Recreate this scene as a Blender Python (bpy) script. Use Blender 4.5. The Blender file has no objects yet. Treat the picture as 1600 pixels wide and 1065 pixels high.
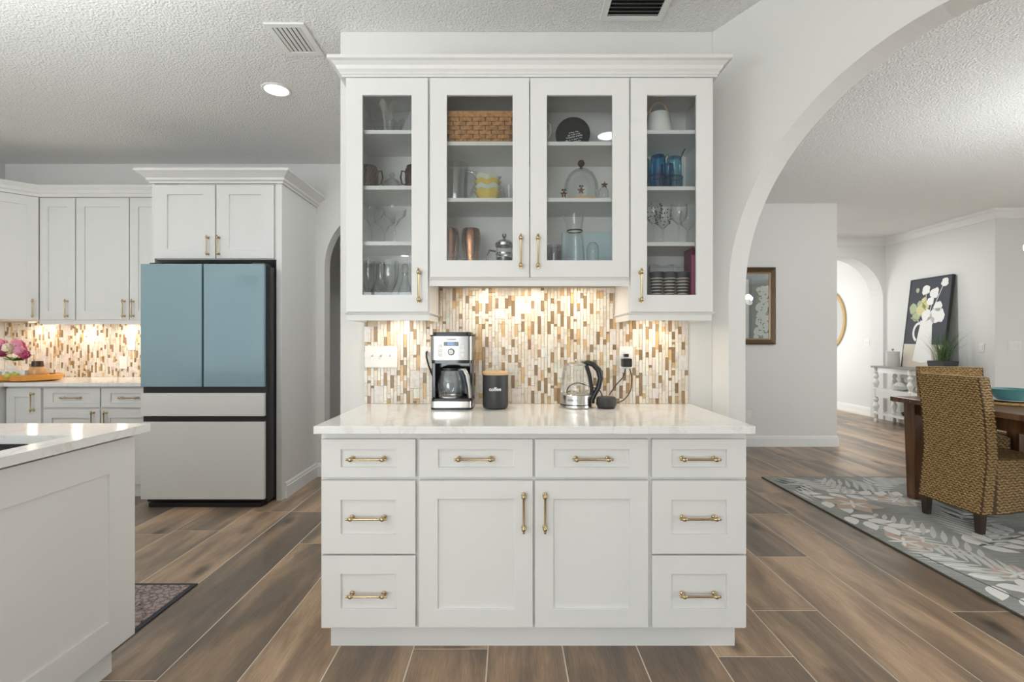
import bpy, bmesh, math, random
from mathutils import Vector, Matrix
R = math.radians
PI = math.pi
SC = bpy.context.scene
COL = SC.collection
random.seed(7)

# ------------------------------------------------------------------ camera
F, VX, VY, H = 785.0, 795.0, 533.0, 1.242
cam = bpy.data.cameras.new('camera'); cam_o = bpy.data.objects.new('camera', cam)
COL.objects.link(cam_o)
cam.sensor_width = 36; cam.lens = F / 1600 * 36
cam.shift_x = (800 - VX) / 1600; cam.shift_y = (VY - 532.5) / 1600
cam.clip_start = 0.05
cam_o.location = (0, 0, H); cam_o.rotation_euler = (R(90), 0, 0)
SC.camera = cam_o

# ------------------------------------------------------------------ world and light
w = bpy.data.worlds.new('world'); SC.world = w; w.use_nodes = True
w.node_tree.nodes['Background'].inputs[0].default_value = (0.80, 0.90, 1.0, 1)
w.node_tree.nodes['Background'].inputs[1].default_value = 1.6
SC.view_settings.view_transform = 'Standard'; SC.view_settings.look = 'None'
SC.view_settings.gamma = 1; SC.view_settings.use_curve_mapping = False
SC.view_settings.exposure = -0.49
SC.cycles.max_bounces = 10; SC.cycles.diffuse_bounces = 6; SC.cycles.transparent_max_bounces = 24

def area(name, loc, rot, sx, sy, power, col=(1, 1, 1), shape='RECTANGLE'):
    l = bpy.data.lights.new(name, 'AREA'); l.shape = shape; l.size = sx; l.size_y = sy
    l.energy = power; l.color = col
    o = bpy.data.objects.new(name, l); COL.objects.link(o)
    o.location = loc; o.rotation_euler = rot
    return o
# unseen fill lights added behind the camera, at both sides and in the hallway
area('added_fill_back', (-2.3, -6.15, 1.25), (R(-90), 0, PI), 3.6, 2.2, 215, (0.92, 0.98, 1))
area('added_upfill_back', (-2.3, -6.18, 0.9), (R(-142), 0, PI), 3.6, 1.6, 95, (0.93, 0.985, 1)).data.spread = R(115)  # added upward fill to brighten the ceiling
area('added_upfill_left', (-4.82, -1.9, 1.0), (0, R(-142), 0), 1.5, 3.6, 150, (0.93, 0.985, 1)).data.spread = R(115)
area('added_fill_right', (8.16, 0.8, 1.4), (0, R(90), 0), 1.9, 4.4, 90, (0.93, 0.98, 1))
area('added_upfill_right', (8.18, 0.8, 1.2), (0, R(138), 0), 1.5, 4.4, 210, (0.93, 0.985, 1)).data.spread = R(115)
area('added_fill_hallway', (4.45, 9.6, 1.5), (0, R(-90), 0), 2.0, 1.4, 50, (0.97, 1, 1))
CEIL = 2.872
CAN = [(-1.505, 3.254), (-3.4, 3.1), (-1.5, 0.75), (-3.4, 0.75), (0.78, 0.685), (-1.97, -4.87), (-3.6, -2.6), (-0.25, 3.75), (4.45, 7.0)]  # includes unseen fill cans, such as the one added behind the peninsula
CAN_POWER = 1.8
ADDED_UPLIGHT, GLOBE = 13.8, 5.5

# ------------------------------------------------------------------ materials
MATS = {}
def nt(name):
    m = bpy.data.materials.new(name); m.use_nodes = True
    t = m.node_tree; b = t.nodes['Principled BSDF']
    MATS[name] = m
    return m, t, b
def N(t, kind, **kw):
    n = t.nodes.new(kind)
    for k, v in kw.items():
        if k in n.inputs: n.inputs[k].default_value = v
        else: setattr(n, k, v)
    return n
def plain(name, col, rough=0.5, metal=0.0, coat=0.0, emit=None, es=0.0, spec=None, bump=None):
    m, t, b = nt(name)
    b.inputs['Base Color'].default_value = (*col, 1); b.inputs['Roughness'].default_value = rough
    b.inputs['Metallic'].default_value = metal; b.inputs['Coat Weight'].default_value = coat
    b.inputs['Coat Roughness'].default_value = 0.05
    if spec is not None: b.inputs['Specular IOR Level'].default_value = spec
    if emit: b.inputs['Emission Color'].default_value = (*emit, 1); b.inputs['Emission Strength'].default_value = es
    if bump:
        sc, st, dist = bump
        tc = N(t, 'ShaderNodeTexCoord'); no = N(t, 'ShaderNodeTexNoise', Scale=sc, Detail=3.0)
        bp = N(t, 'ShaderNodeBump', Strength=st, Distance=dist)
        t.links.new(tc.outputs['Object'], no.inputs['Vector']); t.links.new(no.outputs['Fac'], bp.inputs['Height'])
        t.links.new(bp.outputs['Normal'], b.inputs['Normal'])
    return m
def ramp(t, stops):
    r = N(t, 'ShaderNodeValToRGB'); e = r.color_ramp.elements
    while len(e) < len(stops): e.new(0.5)
    for i, (p, c) in enumerate(stops): e[i].position = p; e[i].color = (*c, 1)
    return r
def thin_glass(name, tint=(0.96, 0.98, 0.97), ior=1.45, rough=0.0, extra=0.0):
    m = bpy.data.materials.new(name); m.use_nodes = True; t = m.node_tree
    t.nodes.remove(t.nodes['Principled BSDF'])
    tr = N(t, 'ShaderNodeBsdfTransparent'); tr.inputs['Color'].default_value = (*tint, 1)
    gl = N(t, 'ShaderNodeBsdfGlossy', Roughness=rough)
    fr = N(t, 'ShaderNodeFresnel', IOR=ior); mx = N(t, 'ShaderNodeMixShader')
    add = N(t, 'ShaderNodeMath', operation='ADD'); add.inputs[1].default_value = extra
    half = N(t, 'ShaderNodeMath', operation='MULTIPLY'); half.inputs[1].default_value = 1.0 if name == 'pane_glass' else 0.55
    t.links.new(fr.outputs[0], half.inputs[0]); t.links.new(half.outputs[0], add.inputs[0]); t.links.new(add.outputs[0], mx.inputs[0])
    t.links.new(tr.outputs[0], mx.inputs[1]); t.links.new(gl.outputs[0], mx.inputs[2])
    t.links.new(mx.outputs[0], t.nodes['Material Output'].inputs['Surface'])
    MATS[name] = m
    return m

plain('wall_paint', (0.73, 0.725, 0.705), 0.75, bump=(90, 0.10, 0.004))
plain('trim_paint', (0.80, 0.80, 0.785), 0.45)
plain('cabinet_paint', (0.755, 0.752, 0.74), 0.42)
plain('brass', (0.54, 0.42, 0.25), 0.27, 1.0)
plain('black_plastic', (0.012, 0.012, 0.013), 0.35)
plain('black_gloss', (0.01, 0.01, 0.012), 0.12)
plain('dark_grey', (0.034, 0.034, 0.036), 0.45)
plain('steel', (0.62, 0.61, 0.59), 0.22, 1.0)
plain('steel_dark', (0.16, 0.16, 0.16), 0.3, 1.0)
plain('white_plastic', (0.80, 0.79, 0.76), 0.4)
plain('white_ceramic', (0.82, 0.82, 0.80), 0.2, coat=0.4)
plain('grey_ceramic', (0.55, 0.55, 0.53), 0.35)
plain('fridge_blue', (0.235, 0.355, 0.40), 0.12, coat=0.6)
plain('fridge_white', (0.70, 0.70, 0.685), 0.14, coat=0.5)
plain('copper', (0.33, 0.155, 0.08), 0.13, 1.0, bump=(150, 0.35, 0.004))
plain('copper_dark', (0.10, 0.055, 0.04), 0.25, 1.0, bump=(170, 0.6, 0.004))
plain('copper_mid', (0.26, 0.14, 0.09), 0.2, 1.0)
plain('sink_black', (0.022, 0.022, 0.024), 0.5)
plain('steel_brushed', (0.36, 0.355, 0.345), 0.3, 1.0)
plain('wood_light', (0.62, 0.42, 0.23), 0.5)
plain('wood_tray', (0.72, 0.32, 0.06), 0.4)
plain('gold_frame', (0.55, 0.38, 0.18), 0.4, 0.3)
plain('bronze_frame', (0.10, 0.062, 0.030), 0.35, 0.5)
plain('bronze_lip', (0.42, 0.30, 0.19), 0.35, 0.6)
plain('leg_wood', (0.045, 0.028, 0.018), 0.45)
plain('yellow_glaze', (0.75, 0.58, 0.16), 0.3, coat=0.3)
plain('pale_glaze', (0.70, 0.75, 0.66), 0.3, coat=0.3)
plain('teal_glaze', (0.06, 0.24, 0.27), 0.3, coat=0.4, bump=(120, 0.3, 0.004))
plain('chalkboard', (0.012, 0.016, 0.018), 0.75, spec=0.2)
plain('chalk', (0.72, 0.74, 0.74), 0.9)
plain('leaf_green', (0.10, 0.19, 0.045), 0.55)
plain('leaf_dark', (0.045, 0.085, 0.035), 0.55)
plain('petal_pink', (0.82, 0.36, 0.50), 0.7)
plain('petal_magenta', (0.55, 0.10, 0.26), 0.7)
plain('petal_cream', (0.88, 0.78, 0.62), 0.7)
plain('lime', (0.50, 0.55, 0.10), 0.5)
plain('jar_amber', (0.62, 0.33, 0.13), 0.3, coat=0.5)
plain('lid_brown', (0.05, 0.022, 0.012), 0.3)
plain('maroon', (0.18, 0.015, 0.05), 0.4)
plain('paper_white', (0.80, 0.79, 0.80), 0.8)
plain('fabric_grey', (0.68, 0.67, 0.69), 0.85, bump=(60, 0.6, 0.01))
plain('stripe_dark', (0.06, 0.06, 0.07), 0.6)
plain('stripe_light', (0.75, 0.66, 0.55), 0.6)
plain('art_dark', (0.055, 0.060, 0.075), 0.7)
plain('art_cream', (0.62, 0.55, 0.47), 0.8)
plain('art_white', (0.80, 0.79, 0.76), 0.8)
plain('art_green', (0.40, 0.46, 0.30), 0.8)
plain('art_yellow', (0.62, 0.58, 0.30), 0.8)
plain('art_grey', (0.50, 0.51, 0.50), 0.8)
plain('reflection_grey', (0.34, 0.35, 0.34), 0.8)
plain('lamp_glow', (0.9, 0.9, 0.88), 0.5, emit=(1, 0.97, 0.92), es=9)
plain('puck_glow', (0.9, 0.85, 0.7), 0.5, emit=(1, 0.80, 0.52), es=8)
plain('screen_blue', (0.02, 0.08, 0.2), 0.3, emit=(0.30, 0.60, 1.0), es=0.9)
plain('grout', (0.72, 0.64, 0.54), 0.8)
plain('tile_grout', (0.62, 0.53, 0.42), 0.85)
plain('slate_top', (0.27, 0.265, 0.26), 0.45)
plain('knit_dark', (0.03, 0.03, 0.04), 0.7)
plain('rug_white', (0.86, 0.85, 0.82), 0.95)
plain('rug_light', (0.66, 0.66, 0.63), 0.95)
plain('rug_peach', (0.60, 0.47, 0.38), 0.95)
plain('rug_dark', (0.10, 0.105, 0.10), 0.95)
plain('rug_edge', (0.07, 0.065, 0.05), 0.95)
plain('pale_blue', (0.52, 0.66, 0.70), 0.35)
plain('soil', (0.03, 0.025, 0.02), 0.9)
thin_glass('pane_glass', (0.975, 0.985, 0.98), 1.45)
thin_glass('glassware', (0.96, 0.97, 0.97), 1.22, 0.03, 0.045)
thin_glass('glass_crystal', (0.93, 0.945, 0.945), 1.28, 0.10, 0.10)
thin_glass('glass_blue', (0.10, 0.55, 0.80), 1.5, 0.02, 0.04)
thin_glass('glass_teal', (0.45, 0.75, 0.85), 1.5, 0.02, 0.04)
thin_glass('glass_violet', (0.62, 0.58, 0.66), 1.5, 0.02, 0.05)
thin_glass('glass_frost', (0.55, 0.66, 0.68), 1.5, 0.2, 0.25)

def m_ceiling():
    m, t, b = nt('ceiling_texture')
    b.inputs['Base Color'].default_value = (0.83, 0.83, 0.82, 1); b.inputs['Roughness'].default_value = 0.9
    tc = N(t, 'ShaderNodeTexCoord'); v = N(t, 'ShaderNodeTexVoronoi', Scale=88.0); v.feature = 'SMOOTH_F1'
    n = N(t, 'ShaderNodeTexNoise', Scale=115.0, Detail=3.0, Roughness=0.6)
    mx = N(t, 'ShaderNodeMath', operation='ADD')
    bp = N(t, 'ShaderNodeBump', Strength=0.85, Distance=0.007)
    t.links.new(tc.outputs['Object'], v.inputs['Vector']); t.links.new(tc.outputs['Object'], n.inputs['Vector'])
    t.links.new(v.outputs['Distance'], mx.inputs[0]); t.links.new(n.outputs['Fac'], mx.inputs[1])
    t.links.new(mx.outputs[0], bp.inputs['Height']); t.links.new(bp.outputs['Normal'], b.inputs['Normal'])
m_ceiling()

def m_plank():
    m, t, b = nt('plank')
    tc = N(t, 'ShaderNodeTexCoord'); oi = N(t, 'ShaderNodeObjectInfo')
    off = N(t, 'ShaderNodeVectorMath', operation='SCALE'); off.inputs[0].default_value = (37.0, 91.0, 53.0)
    t.links.new(oi.outputs['Random'], off.inputs['Scale'])
    add = N(t, 'ShaderNodeVectorMath', operation='ADD')
    t.links.new(tc.outputs['Object'], add.inputs[0]); t.links.new(off.outputs[0], add.inputs[1])
    mp = N(t, 'ShaderNodeMapping'); mp.inputs['Scale'].default_value = (6.0, 0.95, 1)
    t.links.new(add.outputs[0], mp.inputs['Vector'])
    n1 = N(t, 'ShaderNodeTexNoise', Scale=1.0, Detail=4.0, Roughness=0.55, Distortion=0.5)
    t.links.new(mp.outputs[0], n1.inputs['Vector'])
    mp2 = N(t, 'ShaderNodeMapping'); mp2.inputs['Scale'].default_value = (120, 7, 1)
    t.links.new(add.outputs[0], mp2.inputs['Vector'])
    n2 = N(t, 'ShaderNodeTexNoise', Scale=1.6, Detail=5.0, Roughness=0.65)
    t.links.new(mp2.outputs[0], n2.inputs['Vector'])
    r1 = ramp(t, [(0.29, (0.160, 0.124, 0.098)), (0.42, (0.215, 0.158, 0.115)), (0.54, (0.36, 0.245, 0.160)), (0.70, (0.56, 0.390, 0.255))])
    sm = N(t, 'ShaderNodeMath', operation='MULTIPLY_ADD'); sm.inputs[1].default_value = 0.22; sm.inputs[2].default_value = -0.11
    t.links.new(oi.outputs['Random'], sm.inputs[0])
    s2 = N(t, 'ShaderNodeMath', operation='ADD'); t.links.new(n1.outputs['Fac'], s2.inputs[0]); t.links.new(sm.outputs[0], s2.inputs[1])
    t.links.new(s2.outputs[0], r1.inputs['Fac'])
    r2 = ramp(t, [(0.32, (0.78, 0.78, 0.78)), (0.68, (1.12, 1.12, 1.12))])
    t.links.new(n2.outputs['Fac'], r2.inputs['Fac'])
    mul = N(t, 'ShaderNodeMix', data_type='RGBA', blend_type='MULTIPLY'); mul.inputs['Factor'].default_value = 1.0
    t.links.new(r1.outputs[0], mul.inputs['A']); t.links.new(r2.outputs[0], mul.inputs['B'])
    # knots
    mp3 = N(t, 'ShaderNodeMapping'); mp3.inputs['Scale'].default_value = (4.0, 1.7, 1)
    t.links.new(add.outputs[0], mp3.inputs['Vector'])
    vo = N(t, 'ShaderNodeTexVoronoi', Scale=1.0); t.links.new(mp3.outputs[0], vo.inputs['Vector'])
    nk = N(t, 'ShaderNodeTexNoise', Scale=16.0, Detail=3.0); t.links.new(tc.outputs['Object'], nk.inputs['Vector'])
    ak = N(t, 'ShaderNodeMath', operation='MULTIPLY_ADD'); ak.inputs[1].default_value = 0.14
    t.links.new(nk.outputs['Fac'], ak.inputs[0]); t.links.new(vo.outputs['Distance'], ak.inputs[2])
    r3 = ramp(t, [(0.13, (0.36, 0.36, 0.37)), (0.26, (1, 1, 1))])
    t.links.new(ak.outputs[0], r3.inputs['Fac'])
    mul2 = N(t, 'ShaderNodeMix', data_type='RGBA', blend_type='MULTIPLY'); mul2.inputs['Factor'].default_value = 1.0
    t.links.new(mul.outputs['Result'], mul2.inputs['A']); t.links.new(r3.outputs[0], mul2.inputs['B'])
    t.links.new(mul2.outputs['Result'], b.inputs['Base Color'])
    b.inputs['Roughness'].default_value = 0.31
    bp = N(t, 'ShaderNodeBump', Strength=0.12, Distance=0.002)
    t.links.new(n2.outputs['Fac'], bp.inputs['Height']); t.links.new(bp.outputs['Normal'], b.inputs['Normal'])
m_plank()

def m_quartz():
    m, t, b = nt('quartz')
    tc = N(t, 'ShaderNodeTexCoord')
    n = N(t, 'ShaderNodeTexNoise', Scale=1.4, Detail=6.0, Roughness=0.6, Distortion=1.4)
    t.links.new(tc.outputs['Object'], n.inputs['Vector'])
    r = ramp(t, [(0.475, (0.84, 0.835, 0.82)), (0.497, (0.755, 0.742, 0.72)), (0.52, (0.84, 0.835, 0.82))])
    t.links.new(n.outputs['Fac'], r.inputs['Fac']); t.links.new(r.outputs[0], b.inputs['Base Color'])
    b.inputs['Roughness'].default_value = 0.12
m_quartz()

def m_tile(name, attr):
    m, t, b = nt(name)
    if attr: s = N(t, 'ShaderNodeVertexColor', layer_name='tint')
    else: s = N(t, 'ShaderNodeObjectInfo')
    tc = N(t, 'ShaderNodeTexCoord')
    n = N(t, 'ShaderNodeTexNoise', Scale=22.0, Detail=5.0, Roughness=0.65, Distortion=0.8)
    t.links.new(tc.outputs['Object'], n.inputs['Vector'])
    r = ramp(t, [(0.35, (0.80, 0.79, 0.78)), (0.5, (1, 1, 1)), (0.7, (1.04, 1.03, 1.0))])
    t.links.new(n.outputs['Fac'], r.inputs['Fac'])
    mul = N(t, 'ShaderNodeMix', data_type='RGBA', blend_type='MULTIPLY'); mul.inputs['Factor'].default_value = 1.0
    t.links.new(s.outputs['Color'], mul.inputs['A']); t.links.new(r.outputs[0], mul.inputs['B'])
    t.links.new(mul.outputs['Result'], b.inputs['Base Color'])
    b.inputs['Roughness'].default_value = 0.35
m_tile('mosaic_tile', False); m_tile('mosaic_small', True)

def m_wicker(name, dark, light):
    m, t, b = nt(name)
    tc = N(t, 'ShaderNodeTexCoord'); n = N(t, 'ShaderNodeTexNoise', Scale=70.0, Detail=2.0)
    t.links.new(tc.outputs['Object'], n.inputs['Vector'])
    r = ramp(t, [(0.35, dark), (0.65, light)]); t.links.new(n.outputs['Fac'], r.inputs['Fac'])
    t.links.new(r.outputs[0], b.inputs['Base Color']); b.inputs['Roughness'].default_value = 0.6
m_wicker('wicker', (0.30, 0.185, 0.07), (0.56, 0.37, 0.155))
m_wicker('wicker_core', (0.07, 0.038, 0.012), (0.10, 0.055, 0.02))
m_wicker('basket', (0.36, 0.17, 0.055), (0.58, 0.29, 0.10))
m_wicker('basket_core', (0.12, 0.055, 0.02), (0.18, 0.08, 0.03))

def m_tablewood():
    m, t, b = nt('table_wood')
    tc = N(t, 'ShaderNodeTexCoord'); mp = N(t, 'ShaderNodeMapping'); mp.inputs['Scale'].default_value = (14, 14, 2)
    n = N(t, 'ShaderNodeTexNoise', Scale=2.0, Detail=4.0)
    t.links.new(tc.outputs['Object'], mp.inputs['Vector']); t.links.new(mp.outputs[0], n.inputs['Vector'])
    r = ramp(t, [(0.3, (0.075, 0.032, 0.014)), (0.7, (0.20, 0.095, 0.042))])
    t.links.new(n.outputs['Fac'], r.inputs['Fac']); t.links.new(r.outputs[0], b.inputs['Base Color'])
    b.inputs['Roughness'].default_value = 0.28
m_tablewood()

def m_rug():
    m, t, b = nt('rug_field')
    tc = N(t, 'ShaderNodeTexCoord')
    mp = N(t, 'ShaderNodeMapping'); mp.inputs['Scale'].default_value = (4, 55, 1)
    n = N(t, 'ShaderNodeTexNoise', Scale=2.0, Detail=4.0); n2 = N(t, 'ShaderNodeTexNoise', Scale=2.3, Detail=3.0)
    t.links.new(tc.outputs['Object'], mp.inputs['Vector']); t.links.new(mp.outputs[0], n.inputs['Vector'])
    t.links.new(tc.outputs['Object'], n2.inputs['Vector'])
    ad = N(t, 'ShaderNodeMath', operation='ADD'); t.links.new(n.outputs['Fac'], ad.inputs[0]); t.links.new(n2.outputs['Fac'], ad.inputs[1])
    r = ramp(t, [(0.35, (0.25, 0.255, 0.245)), (0.5, (0.35, 0.355, 0.34)), (0.65, (0.48, 0.48, 0.455))])
    hf = N(t, 'ShaderNodeMath', operation='MULTIPLY'); hf.inputs[1].default_value = 0.5
    t.links.new(ad.outputs[0], hf.inputs[0]); t.links.new(hf.outputs[0], r.inputs['Fac'])
    t.links.new(r.outputs[0], b.inputs['Base Color']); b.inputs['Roughness'].default_value = 0.95
m_rug()
def m_mat():
    m, t, b = nt('mat_pattern')
    tc = N(t, 'ShaderNodeTexCoord')
    v = N(t, 'ShaderNodeTexVoronoi', Scale=30.0); v.feature = 'DISTANCE_TO_EDGE'
    n = N(t, 'ShaderNodeTexNoise', Scale=34.0, Detail=4.0, Distortion=2.0)
    t.links.new(tc.outputs['Object'], v.inputs['Vector']); t.links.new(tc.outputs['Object'], n.inputs['Vector'])
    ml = N(t, 'ShaderNodeMath', operation='MULTIPLY_ADD'); ml.inputs[1].default_value = 1.6
    t.links.new(v.outputs['Distance'], ml.inputs[0]); t.links.new(n.outputs['Fac'], ml.inputs[2])
    r = ramp(t, [(0.44, (0.055, 0.045, 0.05)), (0.52, (0.30, 0.22, 0.205)), (0.62, (0.12, 0.095, 0.10)), (0.72, (0.36, 0.28, 0.26))])
    t.links.new(ml.outputs[0], r.inputs['Fac']); t.links.new(r.outputs[0], b.inputs['Base Color'])
    b.inputs['Roughness'].default_value = 0.9
m_mat()
def m_blossom():
    m, t, b = nt('blossom_reflection')
    tc = N(t, 'ShaderNodeTexCoord')
    v = N(t, 'ShaderNodeTexVoronoi', Scale=13.0); n = N(t, 'ShaderNodeTexNoise', Scale=4.0, Detail=3.0)
    t.links.new(tc.outputs['Object'], v.inputs['Vector']); t.links.new(tc.outputs['Object'], n.inputs['Vector'])
    ml = N(t, 'ShaderNodeMath', operation='SUBTRACT'); t.links.new(n.outputs['Fac'], ml.inputs[0]); t.links.new(v.outputs['Distance'], ml.inputs[1])
    r = ramp(t, [(0.0, (0.36, 0.37, 0.37)), (0.14, (0.22, 0.25, 0.25)), (0.22, (0.68, 0.70, 0.70))])
    t.links.new(ml.outputs[0], r.inputs['Fac']); t.links.new(r.outputs[0], b.inputs['Base Color'])
    b.inputs['Roughness'].default_value = 0.25
m_blossom()

# ------------------------------------------------------------------ object helpers
WL = {}                                     # world location of unrotated parents
def thing(name, label, cat, loc=(0, 0, 0), rz=0, group=None):
    o = bpy.data.objects.new(name, None); COL.objects.link(o); o.empty_display_size = 0.1
    o.location = loc; o.rotation_euler = (0, 0, rz); o['label'] = label; o['category'] = cat
    if group: o['group'] = group
    WL[o] = Vector(loc)
    return o
def tag(o, label, cat, group=None):
    o['label'] = label; o['category'] = cat
    if group: o['group'] = group
    return o
class MB:
    def __init__(s): s.bm = bmesh.new()
    def box(s, x0, x1, y0, y1, z0, z1):
        v = [s.bm.verts.new(p) for p in ((x0,y0,z0),(x1,y0,z0),(x1,y1,z0),(x0,y1,z0),(x0,y0,z1),(x1,y0,z1),(x1,y1,z1),(x0,y1,z1))]
        for f in ((3,2,1,0),(4,5,6,7),(0,1,5,4),(1,2,6,5),(2,3,7,6),(3,0,4,7)): s.bm.faces.new([v[i] for i in f])
        return s
    def lathe(s, prof, seg=24, c=(0,0,0), axis='z', fn=None):
        rings = []
        for (r, z) in prof:
            ring = []
            if r < 1e-6: ring = [s._pt(0, 0, z, c, axis)]
            else:
                for i in range(seg):
                    a = 2*PI*i/seg; rr = r if fn is None else fn(r, z, a)
                    zz = z
                    if isinstance(rr, tuple): rr, zz = rr
                    ring.append(s._pt(rr*math.cos(a), rr*math.sin(a), zz, c, axis))
            rings.append(ring)
        for a, b in zip(rings, rings[1:]):
            n = max(len(a), len(b))
            for i in range(n):
                q = [a[i % len(a)], a[(i+1) % len(a)], b[(i+1) % len(b)], b[i % len(b)]]
                u = []
                for x in q:
                    if x not in u: u.append(x)
                if len(u) > 2:
                    try: s.bm.faces.new(u)
                    except ValueError: pass
        return s
    def _pt(s, x, y, z, c, axis):
        if axis == 'x': x, y, z = z, x, y
        elif axis == 'y': x, y, z = y, z, x
        return s.bm.verts.new((x+c[0], y+c[1], z+c[2]))
    def tube(s, pts, r, seg=8, cap=True):
        pts = [Vector(p) for p in pts]; rs = r if isinstance(r, (list, tuple)) else [r]*len(pts)
        rings = []; prev = None
        for i, p in enumerate(pts):
            d = (pts[min(i+1, len(pts)-1)] - pts[max(i-1, 0)]).normalized()
            if prev is None:
                up = Vector((0,0,1)) if abs(d.z) < 0.9 else Vector((1,0,0)); a = d.cross(up).normalized()
            else: a = (prev - d*prev.dot(d)).normalized()
            prev = a; b = d.cross(a)
            rings.append([s.bm.verts.new(p + (a*math.cos(2*PI*k/seg) + b*math.sin(2*PI*k/seg))*rs[i]) for k in range(seg)])
        for a, b in zip(rings, rings[1:]):
            for k in range(seg): s.bm.faces.new([a[k], a[(k+1)%seg], b[(k+1)%seg], b[k]])
        if cap: s.bm.faces.new(rings[0][::-1]); s.bm.faces.new(rings[-1])
        return s
    def prism(s, poly, fa, fb):
        """poly: list of 2D points; fa, fb map a 2D point to the two 3D faces"""
        A = [s.bm.verts.new(fa(*p)) for p in poly]; B = [s.bm.verts.new(fb(*p)) for p in poly]
        s.bm.faces.new(A[::-1]); s.bm.faces.new(B); n = len(poly)
        for i in range(n): s.bm.faces.new([A[i], A[(i+1)%n], B[(i+1)%n], B[i]])
        return s
    def sweep(s, path, prof, closed=False):
        """path: XY points, profile (out, z) with 'out' to the right of the direction of travel"""
        P = [Vector((p[0], p[1])) for p in path]; n = len(P); rings = []
        for i in range(n):
            d0 = (P[i] - P[i-1]).normalized() if i > 0 else None
            d1 = (P[i+1] - P[i]).normalized() if i < n-1 else None
            if d0 is None: d0 = d1
            if d1 is None: d1 = d0
            n0 = Vector((d0.y, -d0.x)); n1 = Vector((d1.y, -d1.x)); m = (n0+n1).normalized(); k = 1/max(0.2, m.dot(n0))
            rings.append([s.bm.verts.new((P[i].x+m.x*k*o, P[i].y+m.y*k*o, z)) for o, z in prof])
        m = len(prof)
        for a, b in zip(rings, rings[1:]):
            for j in range(m): s.bm.faces.new([a[j], a[(j+1)%m], b[(j+1)%m], b[j]])
        s.bm.faces.new(rings[0][::-1]); s.bm.faces.new(rings[-1])
        return s
    def ball(s, c, r, sub=2, sc=(1,1,1)):
        m = Matrix.Translation(c) @ Matrix.Diagonal((r*sc[0], r*sc[1], r*sc[2], 1))
        bmesh.ops.create_icosphere(s.bm, subdivisions=sub, radius=1, matrix=m)
        return s
    def mesh(s, name, mat, smooth=False, ang=35):
        bmesh.ops.recalc_face_normals(s.bm, faces=s.bm.faces[:])
        me = bpy.data.meshes.new(name); s.bm.to_mesh(me); s.bm.free()
        if mat: me.materials.append(MATS[mat])
        if smooth:
            me.polygons.foreach_set('use_smooth', [True]*len(me.polygons))
            me.set_sharp_from_angle(angle=R(ang))
        return me
    def build(s, name, mat, parent=None, smooth=False, bevel=0, loc=None, world=False, ang=35, label=None):
        if world and parent is not None:
            bmesh.ops.translate(s.bm, verts=s.bm.verts[:], vec=-WL[parent])
        return put(name, s.mesh(name, mat, smooth, ang), parent, loc, bevel=bevel, label=label)
def put(name, me, parent=None, loc=None, rot=None, bevel=0, label=None):
    o = bpy.data.objects.new(name, me); COL.objects.link(o)
    if parent is not None: o.parent = parent
    if loc is not None: o.location = loc
    if rot is not None: o.rotation_euler = rot
    if bevel:
        b = o.modifiers.new('bevel', 'BEVEL'); b.width = bevel; b.segments = 2; b.limit_method = 'ANGLE'; b.angle_limit = R(40)
    if label: o['label'] = label
    WL[o] = (WL.get(parent, Vector((0,0,0))) if parent is not None else Vector((0,0,0))) + Vector(loc or (0,0,0))
    return o
def struct(name, mb, mat, **k):
    o = mb.build(name, mat, **k); o['kind'] = 'structure'
    return o
def P(px, py, d): return Vector(((px-VX)/F*d, d, H-(py-VY)/F*d))
def PX(px, d): return (px-VX)/F*d
def PZ(py, d): return H-(py-VY)/F*d
def FD(py): return H*F/(py-VY)          # depth of a floor point

# ------------------------------------------------------------------ the room shell
FL_W = 0.302
YW = 2.65                       # peninsula wall face
YK = 4.62                       # kitchen back wall
YD = 5.94                       # dining wall
XL = -4.63
fl = struct('floor', MB().box(-4.8, 8.3, -6.3, 11.2, -0.12, -0.0008), 'grout')
pl_me = MB().box(0.0027, FL_W-0.0027, 0.0027, 1.82-0.0027, -0.012, 0.0).mesh('plank', 'plank')
JOINT = {0:2.03, 4:1.98, 5:2.32, 6:2.90, 7:3.62, 8:2.31, -6:3.30, -4:3.66, -3:3.09}
for k in range(-14, 21):
    x0 = -0.386 + FL_W*k
    j = JOINT.get(k, 2.0 + (k*0.617 % 1)*1.82)
    y = j - 1.82*math.ceil((j+0.9)/1.82)
    top = 5.9 if x0 < 1.2 else (6.3 if x0 > 6.1 else 9.8)
    while y < top:
        put('plank', pl_me, fl, (x0, y, 0)); y += 1.82
struct('ceiling', MB().box(-4.8, 8.3, -6.3, 11.2, CEIL, CEIL+0.1), 'ceiling_texture')

def arch_poly(u0, u1, z0, z1, a0, a1, zs, n=28):
    """outline in (u,z) of a wall u0..u1 with an arched doorway a0..a1 springing at zs"""
    r = (a1-a0)/2; c = (a0+a1)/2
    arc = [(c + r*math.cos(PI - PI*i/n), zs + r*math.sin(PI*i/n)) for i in range(n+1)]
    return [(u0, z0), (a0, z0)] + arc + [(a1, z0), (u1, z0), (u1, z1), (u0, z1)]
struct('wall_peninsula', MB().box(-0.888, 1.072, YW, YW+0.12, 0, CEIL), 'wall_paint')
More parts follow.
